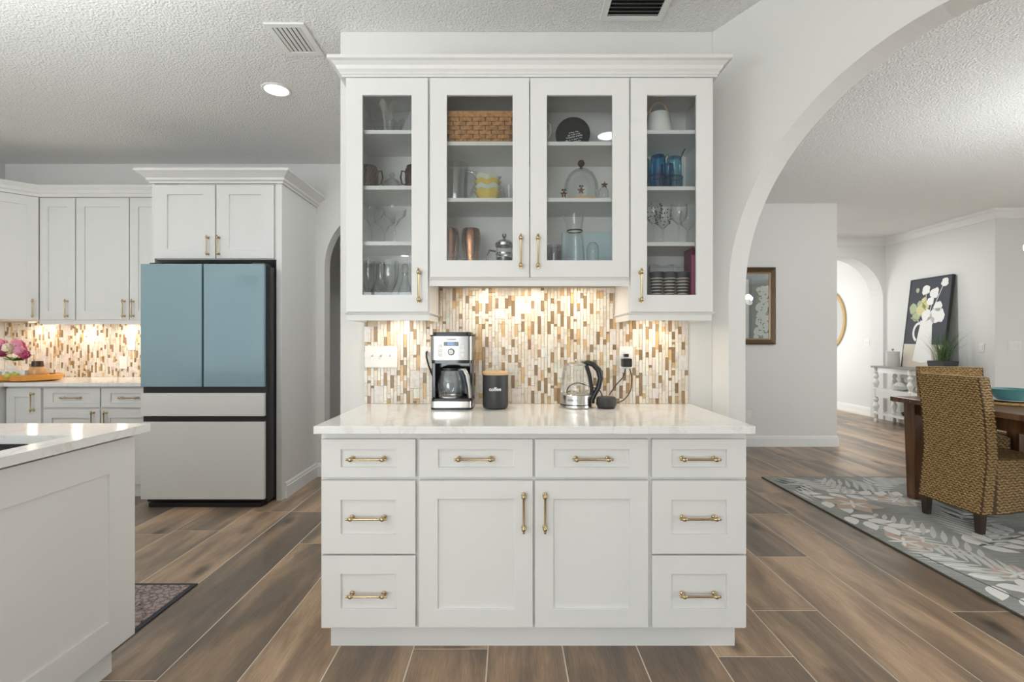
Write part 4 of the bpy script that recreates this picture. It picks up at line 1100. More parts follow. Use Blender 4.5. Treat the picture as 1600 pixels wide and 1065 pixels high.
def text_part(body, size, mat, parent, at, wrap_r=None, bold=0.0, name='lettering'):
    """flat lettering on a -y face; wrap_r bends it round a vertical cylinder centred on the parent"""
    c = bpy.data.curves.new('lettering', 'FONT'); c.body = body; c.size = size; c.align_x = 'CENTER'; c.align_y = 'CENTER'
    c.extrude = 0.0003; c.offset = bold; c.resolution_u = 3
    o = bpy.data.objects.new('tmp', c); COL.objects.link(o)
    me = bpy.data.meshes.new_from_object(o.evaluated_get(bpy.context.evaluated_depsgraph_get())); bpy.data.objects.remove(o)
    for v in me.vertices:
        x, z, d = v.co.x, v.co.y, v.co.z
        if wrap_r:
            a = (x+at[0])/wrap_r; r = wrap_r+0.0006+d; v.co = (r*math.sin(a), -r*math.cos(a), z+at[2])
        else: v.co = (x+at[0], at[1]-d, z+at[2])
    me.materials.clear(); me.materials.append(MATS[mat])
    return put(name, me, parent)

ZC1 = 0.9145
# coffee maker; local frame, front at y=0
D0 = 2.405
t = thing('coffee_maker', 'steel and black drip coffee maker with glass carafe on the counter', 'coffee maker', (PX(705, D0), D0, ZC1))
w2 = 0.100
def rbox(w, d0, d1, z0, z1, r=0.022, n=5):
    """rounded box with a curved front: list for prism in xy"""
    pts = []
    for cx, cy, a0 in ((w-r, d1-r, 0), (-w+r, d1-r, 90), (-w+r, d0+r, 180), (w-r, d0+r, 270)):
        for k in range(n+1): a = R(a0+90*k/n); pts.append((cx+r*math.cos(a), cy+r*math.sin(a)))
    mb = MB(); mb.prism(pts, lambda x, y: (x, y, z0), lambda x, y: (x, y, z1)); return mb
rbox(w2, 0.0, 0.21, 0.0, 0.010).build('foot', 'black_plastic', t, True)
rbox(w2+0.001, -0.002, 0.212, 0.010, 0.040).build('base_band', 'steel', t, True)
rbox(w2-0.002, 0.002, 0.21, 0.040, 0.052).build('hot_plate', 'black_plastic', t, True)
MB().box(-w2+0.003, w2-0.003, 0.130, 0.208, 0.052, 0.235).build('back_column', 'black_gloss', t, bevel=0.01)
MB().box(-w2+0.003, -w2+0.022, 0.03, 0.131, 0.052, 0.235).build('side_wall', 'black_gloss', t, bevel=0.004)
MB().box(w2-0.016, w2-0.003, 0.06, 0.131, 0.052, 0.235).build('side_wall', 'black_gloss', t, bevel=0.004)
rbox(w2-0.002, 0.0, 0.21, 0.222, 0.238).build('lower_rim', 'black_gloss', t, True)
rbox(w2+0.001, -0.004, 0.212, 0.238, 0.352).build('housing', 'steel_brushed', t, True)
rbox(w2-0.008, 0.006, 0.205, 0.352, 0.372).build('lid', 'black_plastic', t, True)
rbox(w2+0.006, 0.01, 0.19, 0.352, 0.358).build('lid_rim', 'black_plastic', t, True)
MB().box(-0.035, 0.035, -0.0075, -0.004, 0.306, 0.324).build('display_bezel', 'black_gloss', t, bevel=0.002)
MB().box(-0.016, 0.014, -0.0080, -0.0074, 0.3085, 0.3215).build('display', 'screen_blue', t)
text_part('12:00', 0.011, 'black_gloss', t, (-0.001, -0.0084, 0.315), name='clock_digits')
MB().lathe([(0, -0.018), (0.012, -0.018), (0.013, -0.004), (0.0165, -0.004)], 20, (0, 0, 0.277), 'y').build('knob', 'white_plastic', t, True)
for sx in (-0.052, 0.052):
    for k in range(3): MB().box(sx-0.010, sx+0.010, -0.0065, -0.004, 0.312-0.021*k-0.016, 0.312-0.021*k+0.002).build('button', 'white_plastic', t, bevel=0.001)
text_part('Cuisinart', 0.013, 'dark_grey', t, (0, -0.0042, 0.338), bold=0.0003)
# carafe
cy = 0.066
c_ = MB().lathe([(0.045, 0.053), (0.060, 0.056), (0.064, 0.075), (0.066, 0.12), (0.060, 0.155), (0.048, 0.180), (0.046, 0.192)], 32, (-0.012, cy, 0)).build('carafe', 'glass_crystal', t, True)
c_['label'] = 'clear glass carafe'
MB().lathe([(0.047, 0.184), (0.050, 0.184), (0.050, 0.198), (0.030, 0.206), (0, 0.206)], 28, (-0.012, cy, 0)).build('carafe_collar', 'black_plastic', c_, True)
MB().lathe([(0.061, 0.054), (0.064, 0.054), (0.065, 0.062), (0.062, 0.062)], 28, (-0.012, cy, 0)).build('carafe_base_ring', 'steel', c_, True)
hb = MB()
hp_ = [(0.030, cy-0.030, 0.192), (0.062, cy-0.052, 0.190), (0.078, cy-0.064, 0.160), (0.088, cy-0.070, 0.110), (0.092, cy-0.070, 0.058)]
hb.tube(hp_, [0.008, 0.011, 0.011, 0.011, 0.009], 10); hb.build('carafe_handle', 'steel', c_, True)
hb = MB(); hb.tube([(x-0.006, y+0.010, z) for x, y, z in hp_[1:]], [0.011, 0.011, 0.011, 0.010], 10); hb.build('handle_grip', 'black_plastic', c_, True)
MB().tube([(0, 0, 0), (0, -0.02, -0.005), (0.002, -0.026, -0.03), (0.012, -0.025, -0.07), (0.028, -0.030, -0.11), (0.036, -0.03, -0.13)], 0.0045, 8).build('power_cord', 'black_plastic', t, True, loc=Vector((PX(667.5, YT), YT-0.007, PZ(549, YT))) - WL[t])

t = thing('coffee_canister', 'dark grey canister lettered coffee with a light wooden lid', 'canister', (PX(774, 2.46), 2.46, ZC1))
cr = 0.0625
MB().lathe([(0, 0), (cr-0.012, 0), (cr-0.003, 0.006), (cr, 0.018), (cr, 0.165), (0, 0.165)], 40).build('body', 'dark_grey', t, True)
MB().lathe([(0, 0.1655), (cr+0.001, 0.1655), (cr+0.002, 0.178), (cr-0.003, 0.181), (0, 0.181)], 40).build('lid', 'wood_light', t, True)
text_part('coffee', 0.0245, 'paper_white', t, (0, 0, 0.098), cr, 0.0006)

# glass kettle
DK = 2.50
t = thing('electric_kettle', 'glass electric kettle with steel base and black curved handle', 'kettle', (PX(900, DK), DK, ZC1))
MB().lathe([(0, 0), (0.078, 0), (0.081, 0.005), (0.080, 0.015), (0, 0.015)], 40).build('power_base', 'steel', t, True)
MB().lathe([(0.079, 0.0155), (0.079, 0.019), (0, 0.019)], 40).build('base_gap', 'black_plastic', t, True)
MB().lathe([(0, 0.0195), (0.079, 0.0195), (0.0785, 0.064), (0.074, 0.068), (0, 0.068)], 40).build('steel_band', 'steel', t, True)
MB().lathe([(0.076, 0.066), (0.078, 0.09), (0.072, 0.14), (0.056, 0.19), (0.047, 0.208)], 40, fn=lambda r, z, a: r*(1+0.28*max(0, math.cos(a-PI))**8*max(0, (z-0.17)/0.038))).build('glass_body', 'glassware', t, True)
MB().lathe([(0, 0.226), (0.030, 0.224), (0.052, 0.215), (0.054, 0.209), (0, 0.209)], 32).build('lid', 'steel', t, True)
MB().lathe([(0, 0.240), (0.007, 0.239), (0.008, 0.232), (0.005, 0.226)], 14).build('lid_knob', 'steel', t, True)
MB().tube([(0.02, 0, 0.219), (0.055, 0, 0.222), (0.085, 0, 0.214), (0.112, 0, 0.185), (0.122, 0, 0.145), (0.112, 0, 0.100), (0.092, 0, 0.062), (0.080, 0, 0.035)], [0.008, 0.012, 0.014, 0.015, 0.014, 0.013, 0.012, 0.012], 12).build('handle', 'black_plastic', t, True)
MB().tube([(0.050, 0, 0.212), (0.066, 0, 0.165), (0.078, 0, 0.10), (0.081, 0, 0.02)], [0.010, 0.010, 0.009, 0.012], 10).build('handle_strut', 'black_plastic', t, True)
text_part('COSORI', 0.013, 'dark_grey', t, (-0.028, 0, 0.042), 0.0787, 0.0003)

# smart speaker, adapter and cords
DS = 2.49
t = spk = thing('smart_speaker', 'small round dark grey speaker puck beside the kettle', 'speaker', (PX(946, DS), DS-0.02, ZC1))
MB().lathe([(0, 0), (0.042, 0), (0.044, 0.008), (0, 0.008)], 32).build('base', 'black_plastic', t, True)
MB().lathe([(0, 0.008), (0.044, 0.008), (0.049, 0.016), (0.049, 0.046), (0.043, 0.054), (0, 0.056)], 36).build('body', 'dark_grey', t, True)
t = thing('power_adapter', 'black power adapter plugged into the right backsplash outlet', 'adapter', (PX(977, YT), YT-0.0085, PZ(566, YT)))
MB().box(-0.026, 0.026, -0.040, 0, -0.022, 0.022).build('block', 'black_plastic', t, bevel=0.006)
MB().box(-0.012, 0.010, -0.030, 0.0, 0.030, 0.046).build('plug', 'black_plastic', t, bevel=0.003)
def cord(parent, pts):
    b = pts[0]; fine = []
    for i in range(len(pts)-1):
        p0, p1, p2, p3 = (pts[max(i-1, 0)], pts[i], pts[i+1], pts[min(i+2, len(pts)-1)])
        for k in range(6):
            u = k/6; fine.append(0.5*((2*p1)+(p2-p0)*u+(2*p0-5*p1+4*p2-p3)*u*u+(3*p1-p0-3*p2+p3)*u**3))
    fine.append(pts[-1])
    o = MB().tube([p-b for p in fine], 0.0028, 8).build('power_cord', 'black_plastic', parent, True, loc=b-WL[parent])
cord(t, [P(984, 576, 2.60), P(987, 590, 2.60), P(985, 610, 2.59), P(975, 624, 2.55), P(960, 631, 2.51)])
cord(t, [P(977, 576, 2.60), P(974, 588, 2.59), P(962, 602, 2.56), P(952, 617, 2.52)])
cord(spk, [P(884, 617, 2.60), P(889, 604, 2.60), P(902, 598, 2.60), P(920, 603, 2.59), P(936, 609, 2.55), P(941, 619, 2.53)])

# ------------------------------------------------------------------ things on the cabinet shelves
def hd(seg=28): return seg
def shelf_item(name, label, cat, px, d, z, prof, mat, part='body', group=None, seg=28, fn=None, rz=0):
    t = thing(name, label, cat, (PX(px, d), d, z+0.0006), rz, group)
    MB().lathe(prof, seg, fn=fn).build(part, mat, t, True, ang=50)
    return t
zL, zC, zR = SHELF[0], SHELF[1], SHELF[2]
# left cabinet
shelf_item('fluted_bowl', 'ruffled clear glass bowl on the top shelf of the left cabinet', 'bowl', 606, 2.49, zL[3],
    [(0, 0.002), (0.045, 0.002), (0.056, 0.03), (0.070, 0.075), (0.088, 0.12), (0.103, 0.15)], 'glass_crystal', seg=72,
    fn=lambda r, z, a: (r*(1+0.05*math.cos(12*a)*min(1, z/0.08)), z+0.012*math.cos(12*a)*(z/0.15)**3))
def mug(label, px, d, hs):
    t = thing('copper_mug', label, 'mug', (PX(px, d), d, zL[2]+0.0006), 0, 'dark hammered mugs')
    MB().lathe([(0, 0), (0.036, 0), (0.043, 0.02), (0.046, 0.055), (0.042, 0.095), (0.039, 0.112), (0.037, 0.112), (0.040, 0.095), (0.043, 0.055), (0.036, 0.006), (0, 0.006)], 28).build('body', 'copper_dark', t, True)
    mb = MB()
    for j in range(7):
        for i in range(16):
            a = 2*PI*(i+0.5*(j % 2))/16; z = 0.018+0.0125*j; r = 0.0445 if 1 < j < 6 else 0.0425
            mb.ball((r*math.cos(a), r*math.sin(a), z), 0.006, 1, (0.6, 0.6, 1))
    mb.build('hammered_dimples', 'copper_mid', t, True)
    MB().tube([(hs*0.041, 0, 0.088), (hs*0.062, 0, 0.092), (hs*0.068, 0, 0.06), (hs*0.060, 0, 0.028), (hs*0.043, 0, 0.026)], 0.004, 8).build('handle', 'copper_dark', t, True)
mug('dark hammered copper mug at the left end of the second shelf, left cabinet', 576, 2.42, 1)
mug('dark hammered copper mug half hidden by the right stile of the left cabinet', 648, 2.42, -1)
t = shelf_item('butter_dish', 'cut-glass lidded dish between the two dark mugs', 'dish', 613, 2.43, zL[2], [(0, 0.001), (0.050, 0.001), (0.056, 0.006), (0.052, 0.006), (0, 0.004)], 'glass_crystal', 'plate')
MB().lathe([(0.049, 0.007), (0.047, 0.025), (0.034, 0.045), (0.014, 0.058), (0.008, 0.064), (0.014, 0.076), (0.010, 0.086), (0, 0.088)], 24, fn=lambda r, z, a: r*(1+0.04*math.cos(12*a))).build('lid', 'glass_crystal', t, True, ang=20)
COUPE = [(0.036, 0.0), (0.034, 0.003), (0.006, 0.009), (0.004, 0.02), (0.004, 0.085), (0.012, 0.095), (0.020, 0.108), (0.024, 0.118), (0.052, 0.138), (0.056, 0.175)]
for px, d, lab in ((581, 2.44, 'wide-rimmed stemmed cocktail glass at left on the third shelf, left cabinet'), (617, 2.42, 'wide-rimmed stemmed cocktail glass at right on the third shelf, left cabinet'), (601, 2.56, 'wide-rimmed stemmed cocktail glass behind the two others, left cabinet')):
    shelf_item('cocktail_glass', lab, 'glass', px, d, zL[1], COUPE, 'glassware', 'glass', 'cocktail glasses')
GOB = [(0.035, 0.0), (0.032, 0.003), (0.007, 0.010), (0.005, 0.03), (0.005, 0.075), (0.014, 0.085), (0.034, 0.125), (0.042, 0.175), (0.040, 0.235)]
for px, d, lab in ((576, 2.42, 'cut crystal goblet at left on the bottom shelf, left cabinet'), (596, 2.53, 'cut crystal goblet with red stirrers on the bottom shelf, left cabinet'), (609, 2.42, 'cut crystal goblet nearest the slim decanter, left cabinet')):
    shelf_item('crystal_goblet', lab, 'glass', px, d, zL[0], GOB, 'glass_crystal', 'glass', 'crystal goblets', fn=lambda r, z, a: r*(1+0.03*math.cos(10*a)))
o = MB().tube([(-0.045, 0, 0.252), (0.0, 0, 0.245), (0.045, 0, 0.225)], 0.003).build('stirrer', 'maroon', smooth=True, loc=(PX(588, 2.49), 2.49, zL[0])); tag(o, 'thin red stirrer lying across the crystal goblets', 'stirrer')
t = shelf_item('decanter', 'slim crystal decanter at right on the bottom shelf, left cabinet', 'decanter', 633, 2.47, zL[0], [(0, 0.002), (0.032, 0.002), (0.040, 0.03), (0.036, 0.09), (0.018, 0.14), (0.013, 0.17), (0.018, 0.185)], 'glass_crystal', fn=lambda r, z, a: r*(1+0.035*math.cos(9*a)))
MB().lathe([(0.011, 0.172), (0.012, 0.19), (0.018, 0.205), (0.012, 0.225), (0, 0.23)], 14).build('stopper', 'glass_crystal', t, True)

# middle cabinet, left door
bw, bd, bh = 0.172, 0.10, 0.150
t = thing('woven_basket', 'honey brown woven splint basket on the top shelf of the middle cabinet', 'basket', (PX(750, 2.47), 2.47, zC[2]+0.0006))
rim = [(bw-0.012, bd-0.012)]
mb = MB(); mb.prism([(-1, -1), (1, -1), (1, 1), (-1, 1)], lambda a, b: (a*(bw-0.016), b*(bd-0.016), 0), lambda a, b: (a*(bw-0.006), b*(bd-0.006), bh-0.01)); mb.build('core', 'basket_core', t)
rows, cols = 6, 11
mb = MB(); hz = (bh-0.030)/rows
for face in range(4):
    n = cols if face % 2 == 0 else 6
    for j in range(rows):
        for i in range(n):
            if (i+j) % 2: continue
            u0, u1 = (i-0.42)/n, (i+1.42)/n
            pts = []
            for u in (u0, (u0+u1)/2, u1):
                u = min(1, max(0, u)); s_ = 2*u-1
                off = 0.007 if u not in (min(1, max(0, u0)), min(1, max(0, u1))) else 0.001
                k = 0.90+0.10*(j+0.5)/rows
                if face == 0: p = (s_*bw*k, -(bd*k+off-0.006))
                elif face == 1: p = (bw*k+off-0.006, s_*bd*k)
                elif face == 2: p = (-s_*bw*k, bd*k+off-0.006)
                else: p = (-(bw*k+off-0.006), -s_*bd*k)
                pts.append(p)
            z0 = 0.004+j*hz
            A = [mb.bm.verts.new((x, y, z0+0.001)) for x, y in pts]; B = [mb.bm.verts.new((x, y, z0+hz-0.001)) for x, y in pts]
            for q_ in range(2): mb.bm.faces.new([A[q_], A[q_+1], B[q_+1], B[q_]])
mb.build('weave', 'basket', t)['kind'] = 'stuff'
mb = MB()
for (xa_, xb_, ya_, yb_) in ((-bw-0.004, bw+0.004, -bd-0.004, -bd+0.004), (-bw-0.004, bw+0.004, bd-0.004, bd+0.004), (-bw-0.004, -bw+0.004, -bd, bd), (bw-0.004, bw+0.004, -bd, bd)): mb.box(xa_, xb_, ya_, yb_, bh-0.028, bh)
mb.build('rim', 'basket', t, bevel=0.002)
t = shelf_item('glass_pitcher', 'cut-glass pitcher at left on the middle shelf under the basket', 'pitcher', 712, 2.47, zC[1], [(0, 0.003), (0.048, 0.003), (0.055, 0.02), (0.055, 0.07), (0.060, 0.14), (0.062, 0.195)], 'glass_crystal', seg=40, fn=lambda r, z, a: (r*(1+0.03*math.cos(14*a)*(1 if z < 0.08 else 0)+0.18*max(0, math.cos(a-PI))**6*(z/0.195)**4), z+0.02*max(0, math.cos(a-PI))**4*(z/0.195)**6))
MB().tube([(0.060, 0, 0.165), (0.095, 0, 0.155), (0.100, 0, 0.10), (0.075, 0, 0.045), (0.056, 0, 0.035)], 0.007, 10).build('handle', 'glass_crystal', t, True)
for k in range(4):
    lab = ['lowest yellow scalloped bowl of the nested stack', 'second bowl of the nested stack, pale green with scalloped rim', 'third bowl of the nested stack, yellow with scalloped rim', 'topmost pale green scalloped bowl of the nested stack'][k]
    shelf_item('scalloped_bowl', lab, 'bowl', 762, 2.45, zC[1]+0.024*k, [(0, 0.0), (0.036, 0.0), (0.046, 0.018), (0.058, 0.045), (0.066, 0.056), (0.063, 0.057), (0.054, 0.046), (0.042, 0.020), (0, 0.004)], ['yellow_glaze', 'pale_glaze', 'yellow_glaze', 'pale_glaze'][k], 'body', 'nested scalloped bowls', 48, fn=lambda r, z, a: (r, z+0.006*math.cos(6*a)*(z/0.056)**2))
shelf_item('glass_tumbler', 'small clear tumbler at right of the yellow bowls', 'glass', 796, 2.46, zC[1], [(0, 0.003), (0.022, 0.003), (0.026, 0.04), (0.034, 0.085)], 'glassware', 'glass')
TUL = [(0, 0), (0.032, 0), (0.034, 0.03), (0.036, 0.09), (0.044, 0.15), (0.047, 0.185), (0.045, 0.215), (0.040, 0.235), (0.038, 0.235), (0.042, 0.21), (0.040, 0.15), (0.030, 0.02), (0, 0.02)]
shelf_item('copper_tumbler', 'hammered copper tumbler, the left of two on the bottom shelf', 'tumbler', 703, 2.45, zC[0], TUL, 'copper', 'body', 'tall copper tumblers')
shelf_item('copper_tumbler', 'hammered copper tumbler, the right of two on the bottom shelf', 'tumbler', 736, 2.45, zC[0], TUL, 'copper', 'body', 'tall copper tumblers')
t = shelf_item('french_press', 'small glass and steel french press right of the copper tumblers', 'french press', 788, 2.45, zC[0], [(0, 0.012), (0.038, 0.012), (0.040, 0.02), (0.040, 0.15)], 'glassware', 'beaker')
MB().lathe([(0.043, 0.15), (0.046, 0.152), (0.046, 0.165), (0.030, 0.178), (0.008, 0.182), (0.005, 0.192), (0.012, 0.20), (0.010, 0.212), (0, 0.214)], 28).build('lid', 'steel', t, True)
MB().lathe([(0, 0.0), (0.043, 0.0), (0.043, 0.012), (0, 0.012)], 28).build('base', 'steel', t, True)
for z in (0.05, 0.11): MB().lathe([(0.0408, z), (0.0425, z), (0.0425, z+0.008), (0.0408, z+0.008)], 28).build('frame_band', 'steel', t, True)
MB().lathe([(0, 0.085), (0.038, 0.085), (0.038, 0.095), (0, 0.095)], 24).build('plunger', 'steel_dark', t, True)
MB().tube([(-0.042, -0.01, 0.125), (-0.070, -0.02, 0.128), (-0.088, -0.02, 0.10), (-0.090, -0.02, 0.05), (-0.078, -0.02, 0.012)], 0.005, 8).build('handle', 'steel_dark', t, True)

# middle cabinet, right door
t = shelf_item('white_jug', 'white ceramic jug mostly hidden behind the middle door stile', 'jug', 842, 2.47, zC[2], [(0, 0), (0.035, 0), (0.044, 0.03), (0.042, 0.09), (0.032, 0.13), (0.038, 0.16), (0.034, 0.16), (0.03, 0.13), (0, 0.02)], 'white_ceramic')
MB().tube([(0.033, 0, 0.14), (0.055, 0, 0.13), (0.058, 0, 0.09), (0.042, 0, 0.06)], 0.005).build('handle', 'white_ceramic', t, True)
t = thing('chalkboard_sign', 'round black chalkboard sign with white handwriting on the top shelf', 'sign', (PX(895, 2.46), 2.46, zC[2]+0.0006), R(-6))
MB().lathe([(0, -0.006), (0.080, -0.006), (0.084, -0.002), (0.084, 0.006), (0, 0.006)], 40, (0, 0, 0.078), 'y').build('board', 'chalkboard', t, True)
MB().box(0.010, 0.068, -0.005, 0.03, 0.0, 0.05).build('foot', 'chalkboard', t, bevel=0.003)
MB().box(-0.050, 0.050, -0.002, 0.03, 0.0, 0.012).build('foot', 'chalkboard', t, bevel=0.002)
sr = random.Random(21); mb = MB()
for j, (xs, xe) in enumerate(((-0.018, 0.028), (-0.024, 0.036), (-0.034, 0.044), (-0.034, 0.040), (-0.032, 0.034))):
    z = 0.082-0.0125*j; x = xs
    while x < xe:
        wl = 0.004+0.004*sr.random(); n = 5
        pts = [(x+wl*k/n, -0.0066, z+(x-xs)*0.18+0.0035*math.sin(k*2.1+sr.random()*3)) for k in range(n+1)]
        mb.tube(pts, 0.0011, 4); x += wl+(0.0012 if sr.random() < 0.7 else 0.005)
mb.build('chalk_writing', 'chalk', t)
t = thing('cake_cloche', 'glass cloche with a dark knob on a wooden base', 'cloche', (PX(908, 2.47), 2.47, zC[1]+0.0006))
MB().lathe([(0, 0), (0.092, 0), (0.095, 0.008), (0.092, 0.018), (0, 0.018)], 36).build('base', 'wood_light', t, True)
MB().lathe([(0.083, 0.0185), (0.084, 0.08), (0.078, 0.115), (0.060, 0.150), (0.030, 0.172), (0, 0.178)], 40).build('dome', 'glassware', t, True)
MB().lathe([(0.006, 0.176), (0.007, 0.185), (0.015, 0.192), (0.018, 0.203), (0.013, 0.215), (0, 0.219)], 20).build('knob', 'lid_brown', t, True)
def star(label, px, d, z, r, base):
    t = thing('star_ornament', label, 'ornament', (PX(px, d), d, z+0.0006), 0, 'rustic star ornaments')
    pts = [((r if k % 2 == 0 else r*0.45)*math.sin(PI*k/5), (r if k % 2 == 0 else r*0.45)*math.cos(PI*k/5)) for k in range(10)]
    mb = MB(); mb.prism(pts, lambda a, b: (a, -0.003, b+base+r), lambda a, b: (a, 0.003, b+base+r)); mb.build('star', 'copper_dark', t)
    MB().tube([(0, 0, 0), (0, 0, base+r)], 0.003 if base > 0.02 else 0.004).build('stand', 'wood_light', t, True)
    MB().ball((-0.006, -0.002, base+2.05*r), 0.006, 1).build('head', 'copper_dark', t, True); MB().ball((0.006, -0.002, base+2.05*r), 0.006, 1).build('bow', 'leaf_dark', t, True)
star('small rustic star ornament standing left of the cloche', 881, 2.40, zC[1], 0.019, 0.012)
star('rustic star ornament inside the glass cloche', 908, 2.47, zC[1]+0.018, 0.020, 0.032)
t = shelf_item('spice_bottle', 'small clear bottle with a star tied on, right of the cloche', 'bottle', 943, 2.41, zC[1], [(0, 0.002), (0.022, 0.002), (0.024, 0.012), (0.024, 0.05), (0.012, 0.066), (0.012, 0.08)], 'glassware')
mb = MB(); pts = [((0.018 if k % 2 == 0 else 0.008)*math.sin(PI*k/5), (0.018 if k % 2 == 0 else 0.008)*math.cos(PI*k/5)) for k in range(10)]
mb.prism(pts, lambda a, b: (a, -0.028, b+0.07), lambda a, b: (a, -0.024, b+0.07)); mb.build('star_tag', 'copper_dark', t)
shelf_item('glass_tumbler', 'clear tumbler at the left edge beside the cloche shelf', 'glass', 846, 2.44, zC[1], [(0, 0.003), (0.026, 0.003), (0.030, 0.09)], 'glassware', 'glass')
t = shelf_item('glass_carafe', 'tall clear glass carafe with a dark ring round its neck', 'carafe', 898, 2.45, zC[0], [(0, 0.003), (0.050, 0.003), (0.054, 0.02), (0.050, 0.10), (0.042, 0.19), (0.036, 0.225), (0.040, 0.26), (0.046, 0.300)], 'glassware', seg=36, fn=lambda r, z, a: r*(1+0.35*max(0, math.cos(a-PI))**8*max(0, (z-0.25)/0.05)))
MB().lathe([(0.0365, 0.222), (0.039, 0.222), (0.039, 0.228), (0.0365, 0.228)], 32).build('neck_ring', 'black_plastic', t, True)
t = thing('frosted_box', 'pale blue frosted panel behind the carafe', 'box', (PX(922, 2.58), 2.58, zC[0]+0.0006))
MB().box(-0.145, 0.130, -0.015, 0.015, 0, 0.245).build('panel', 'pale_blue', t, bevel=0.003)
MB().box(-0.145, 0.130, -0.0165, -0.015, 0, 0.10).build('label_band', 'grey_ceramic', t)
shelf_item('violet_tumbler', 'short smoky violet tumbler left of the carafe', 'glass', 866, 2.42, zC[0], [(0, 0.006), (0.030, 0.006), (0.034, 0.02), (0.035, 0.15)], 'glass_violet', 'glass')
shelf_item('domed_glass', 'small round-topped clear glass right of the carafe', 'glass', 926, 2.43, zC[0], [(0.026, 0.0), (0.028, 0.02), (0.030, 0.12), (0.028, 0.148), (0.016, 0.165), (0, 0.169)], 'glassware', 'glass')

# right cabinet
t = shelf_item('white_canister', 'white tapered pail with an arched wooden handle, top shelf of right cabinet', 'pail', 1029, 2.46, zR[3], [(0, 0), (0.066, 0), (0.069, 0.01), (0.052, 0.118), (0.048, 0.122), (0, 0.122)], 'white_ceramic')
MB().tube([(0.044*math.cos(a), 0, 0.118+0.062*math.sin(a)) for a in [PI*k/10 for k in range(11)]], 0.0045, 8).build('handle', 'wood_light', t, True)
for px, d, mat, lab in ((1028, 2.42, 'glass_blue', 'bright blue upturned drinking glass, right cabinet'), (1053, 2.44, 'glass_teal', 'paler blue upturned drinking glass, right cabinet'), (1004, 2.47, 'glass_teal', 'pale blue glass at the left edge of the right cabinet'), (1042, 2.54, 'glass_blue', 'blue upturned drinking glass behind the front two')):
    shelf_item('blue_glass', lab, 'glass', px, d, zR[2]+0.012, [(0.036, 0.0), (0.036, 0.07), (0.035, 0.145), (0.030, 0.155), (0, 0.157)], mat, 'glass', 'blue drinking glasses')
t = thing('wire_rack', 'wire glass rack holding the blue glasses', 'rack', (PX(1040, 2.46), 2.46, zR[2]+0.0006))
mb = MB()
for px, d in ((1028, 2.42), (1053, 2.44)):
    cx, cy_ = PX(px, d)-PX(1040, 2.46), d-2.46
    for z in (0.004, 0.068): mb.tube([(cx+0.041*math.cos(a), cy_+0.041*math.sin(a), z) for a in [2*PI*k/24 for k in range(25)]], 0.0025, 6, False)
    for a in (0, PI/2, PI, 1.5*PI): mb.tube([(cx+0.041*math.cos(a), cy_+0.041*math.sin(a), 0.004), (cx+0.041*math.cos(a), cy_+0.041*math.sin(a), 0.068)], 0.002, 6)
mb.build('loops', 'steel_dark', t, True)
mb = MB(); mb.tube([(-0.002, 0, 0.0), (-0.002, 0, 0.17), (0.003, 0, 0.185), (0.010, 0, 0.19), (0.016, 0, 0.178)], 0.0022, 6); mb.tube([(0.06, -0.03, 0.15), (0.075, -0.03, 0.19), (0.085, -0.03, 0.205)], 0.003, 6); mb.build('carry_wire', 'steel_dark', t, True)
WINE = [(0.034, 0.0), (0.032, 0.003), (0.006, 0.009), (0.0038, 0.02), (0.0038, 0.09), (0.012, 0.10), (0.034, 0.122), (0.041, 0.155), (0.036, 0.198)]
def wine_r(z):
    for (ra, za), (rb, zb) in zip(WINE, WINE[1:]):
        if za <= z <= zb and zb > za: return ra+(rb-ra)*(z-za)/(zb-za)
    return 0.04
for px, d, dots, lab in ((1021, 2.40, True, 'black-dotted stemmed wine glass at the left of the right cabinet'), (1036, 2.50, True, 'taller black-dotted stemmed wine glass behind its neighbour'), (1061, 2.41, False, 'plain stemmed wine glass right of the dotted ones'), (1075, 2.53, False, 'plain stemmed wine glass nearest the right stile')):
    t = shelf_item('wine_glass', lab, 'glass', px, d, zR[1], WINE, 'glassware', 'glass', 'stemmed wine glasses')
    if dots:
        mb = MB(); dr = random.Random(int(px))
        for j in range(4):
            for i in range(7):
                z = 0.122+0.02*j; a = 2*PI*(i+0.5*(j % 2))/7+0.35*dr.random(); r = wine_r(z)+0.001
                mb.ball((r*math.cos(a), r*math.sin(a), z), 0.0034, 2)
        mb.build('dots', 'black_plastic', t, True)
t = thing('table_linen', 'crumpled pale grey cloth on the bottom shelf of the right cabinet', 'cloth', (PX(1050, 2.56), 2.56, zR[0]+0.0006))
cr_ = random.Random(3)
mb = MB(); nx_, nz_ = 18, 8; g_ = []
for j in range(nz_+1):
    g_.append([mb.bm.verts.new((-0.11+0.22*i/nx_, -0.05*math.sin(PI*min(1, j/nz_*1.1))+0.006*cr_.random(), 0.235*j/nz_+(0.006*math.sin(i*0.9) if j == nz_ else 0))) for i in range(nx_+1)])
for j in range(nz_):
    for i in range(nx_): mb.bm.faces.new([g_[j][i], g_[j][i+1], g_[j+1][i+1], g_[j+1][i]])
o = mb.build('folds', 'fabric_grey', t, True, ang=180); so = o.modifiers.new('thick', 'SOLIDIFY'); so.thickness = 0.03; so.offset = -1
for px, lab in ((1026, 'dark gold-striped tapered cup, leftmost of three in the right cabinet'), (1046, 'dark gold-striped tapered cup, middle of three in the right cabinet'), (1066, 'dark gold-striped tapered cup, rightmost of three in the right cabinet')):
    t = shelf_item('striped_cup', lab, 'cup', px, 2.42, zR[0], [(0, 0), (0.016, 0), (0.033, 0.180), (0.031, 0.180), (0.015, 0.006), (0, 0.006)], 'stripe_dark', 'body', 'striped tapered cups')
    for k in range(9):
        z = 0.030+0.0145*k; r = 0.016+0.017*z/0.180
        MB().lathe([(r, z), (r+0.0012, z), (r+0.0014, z+0.004), (r, z+0.004)], 24).build('stripe', 'stripe_light', t, True)
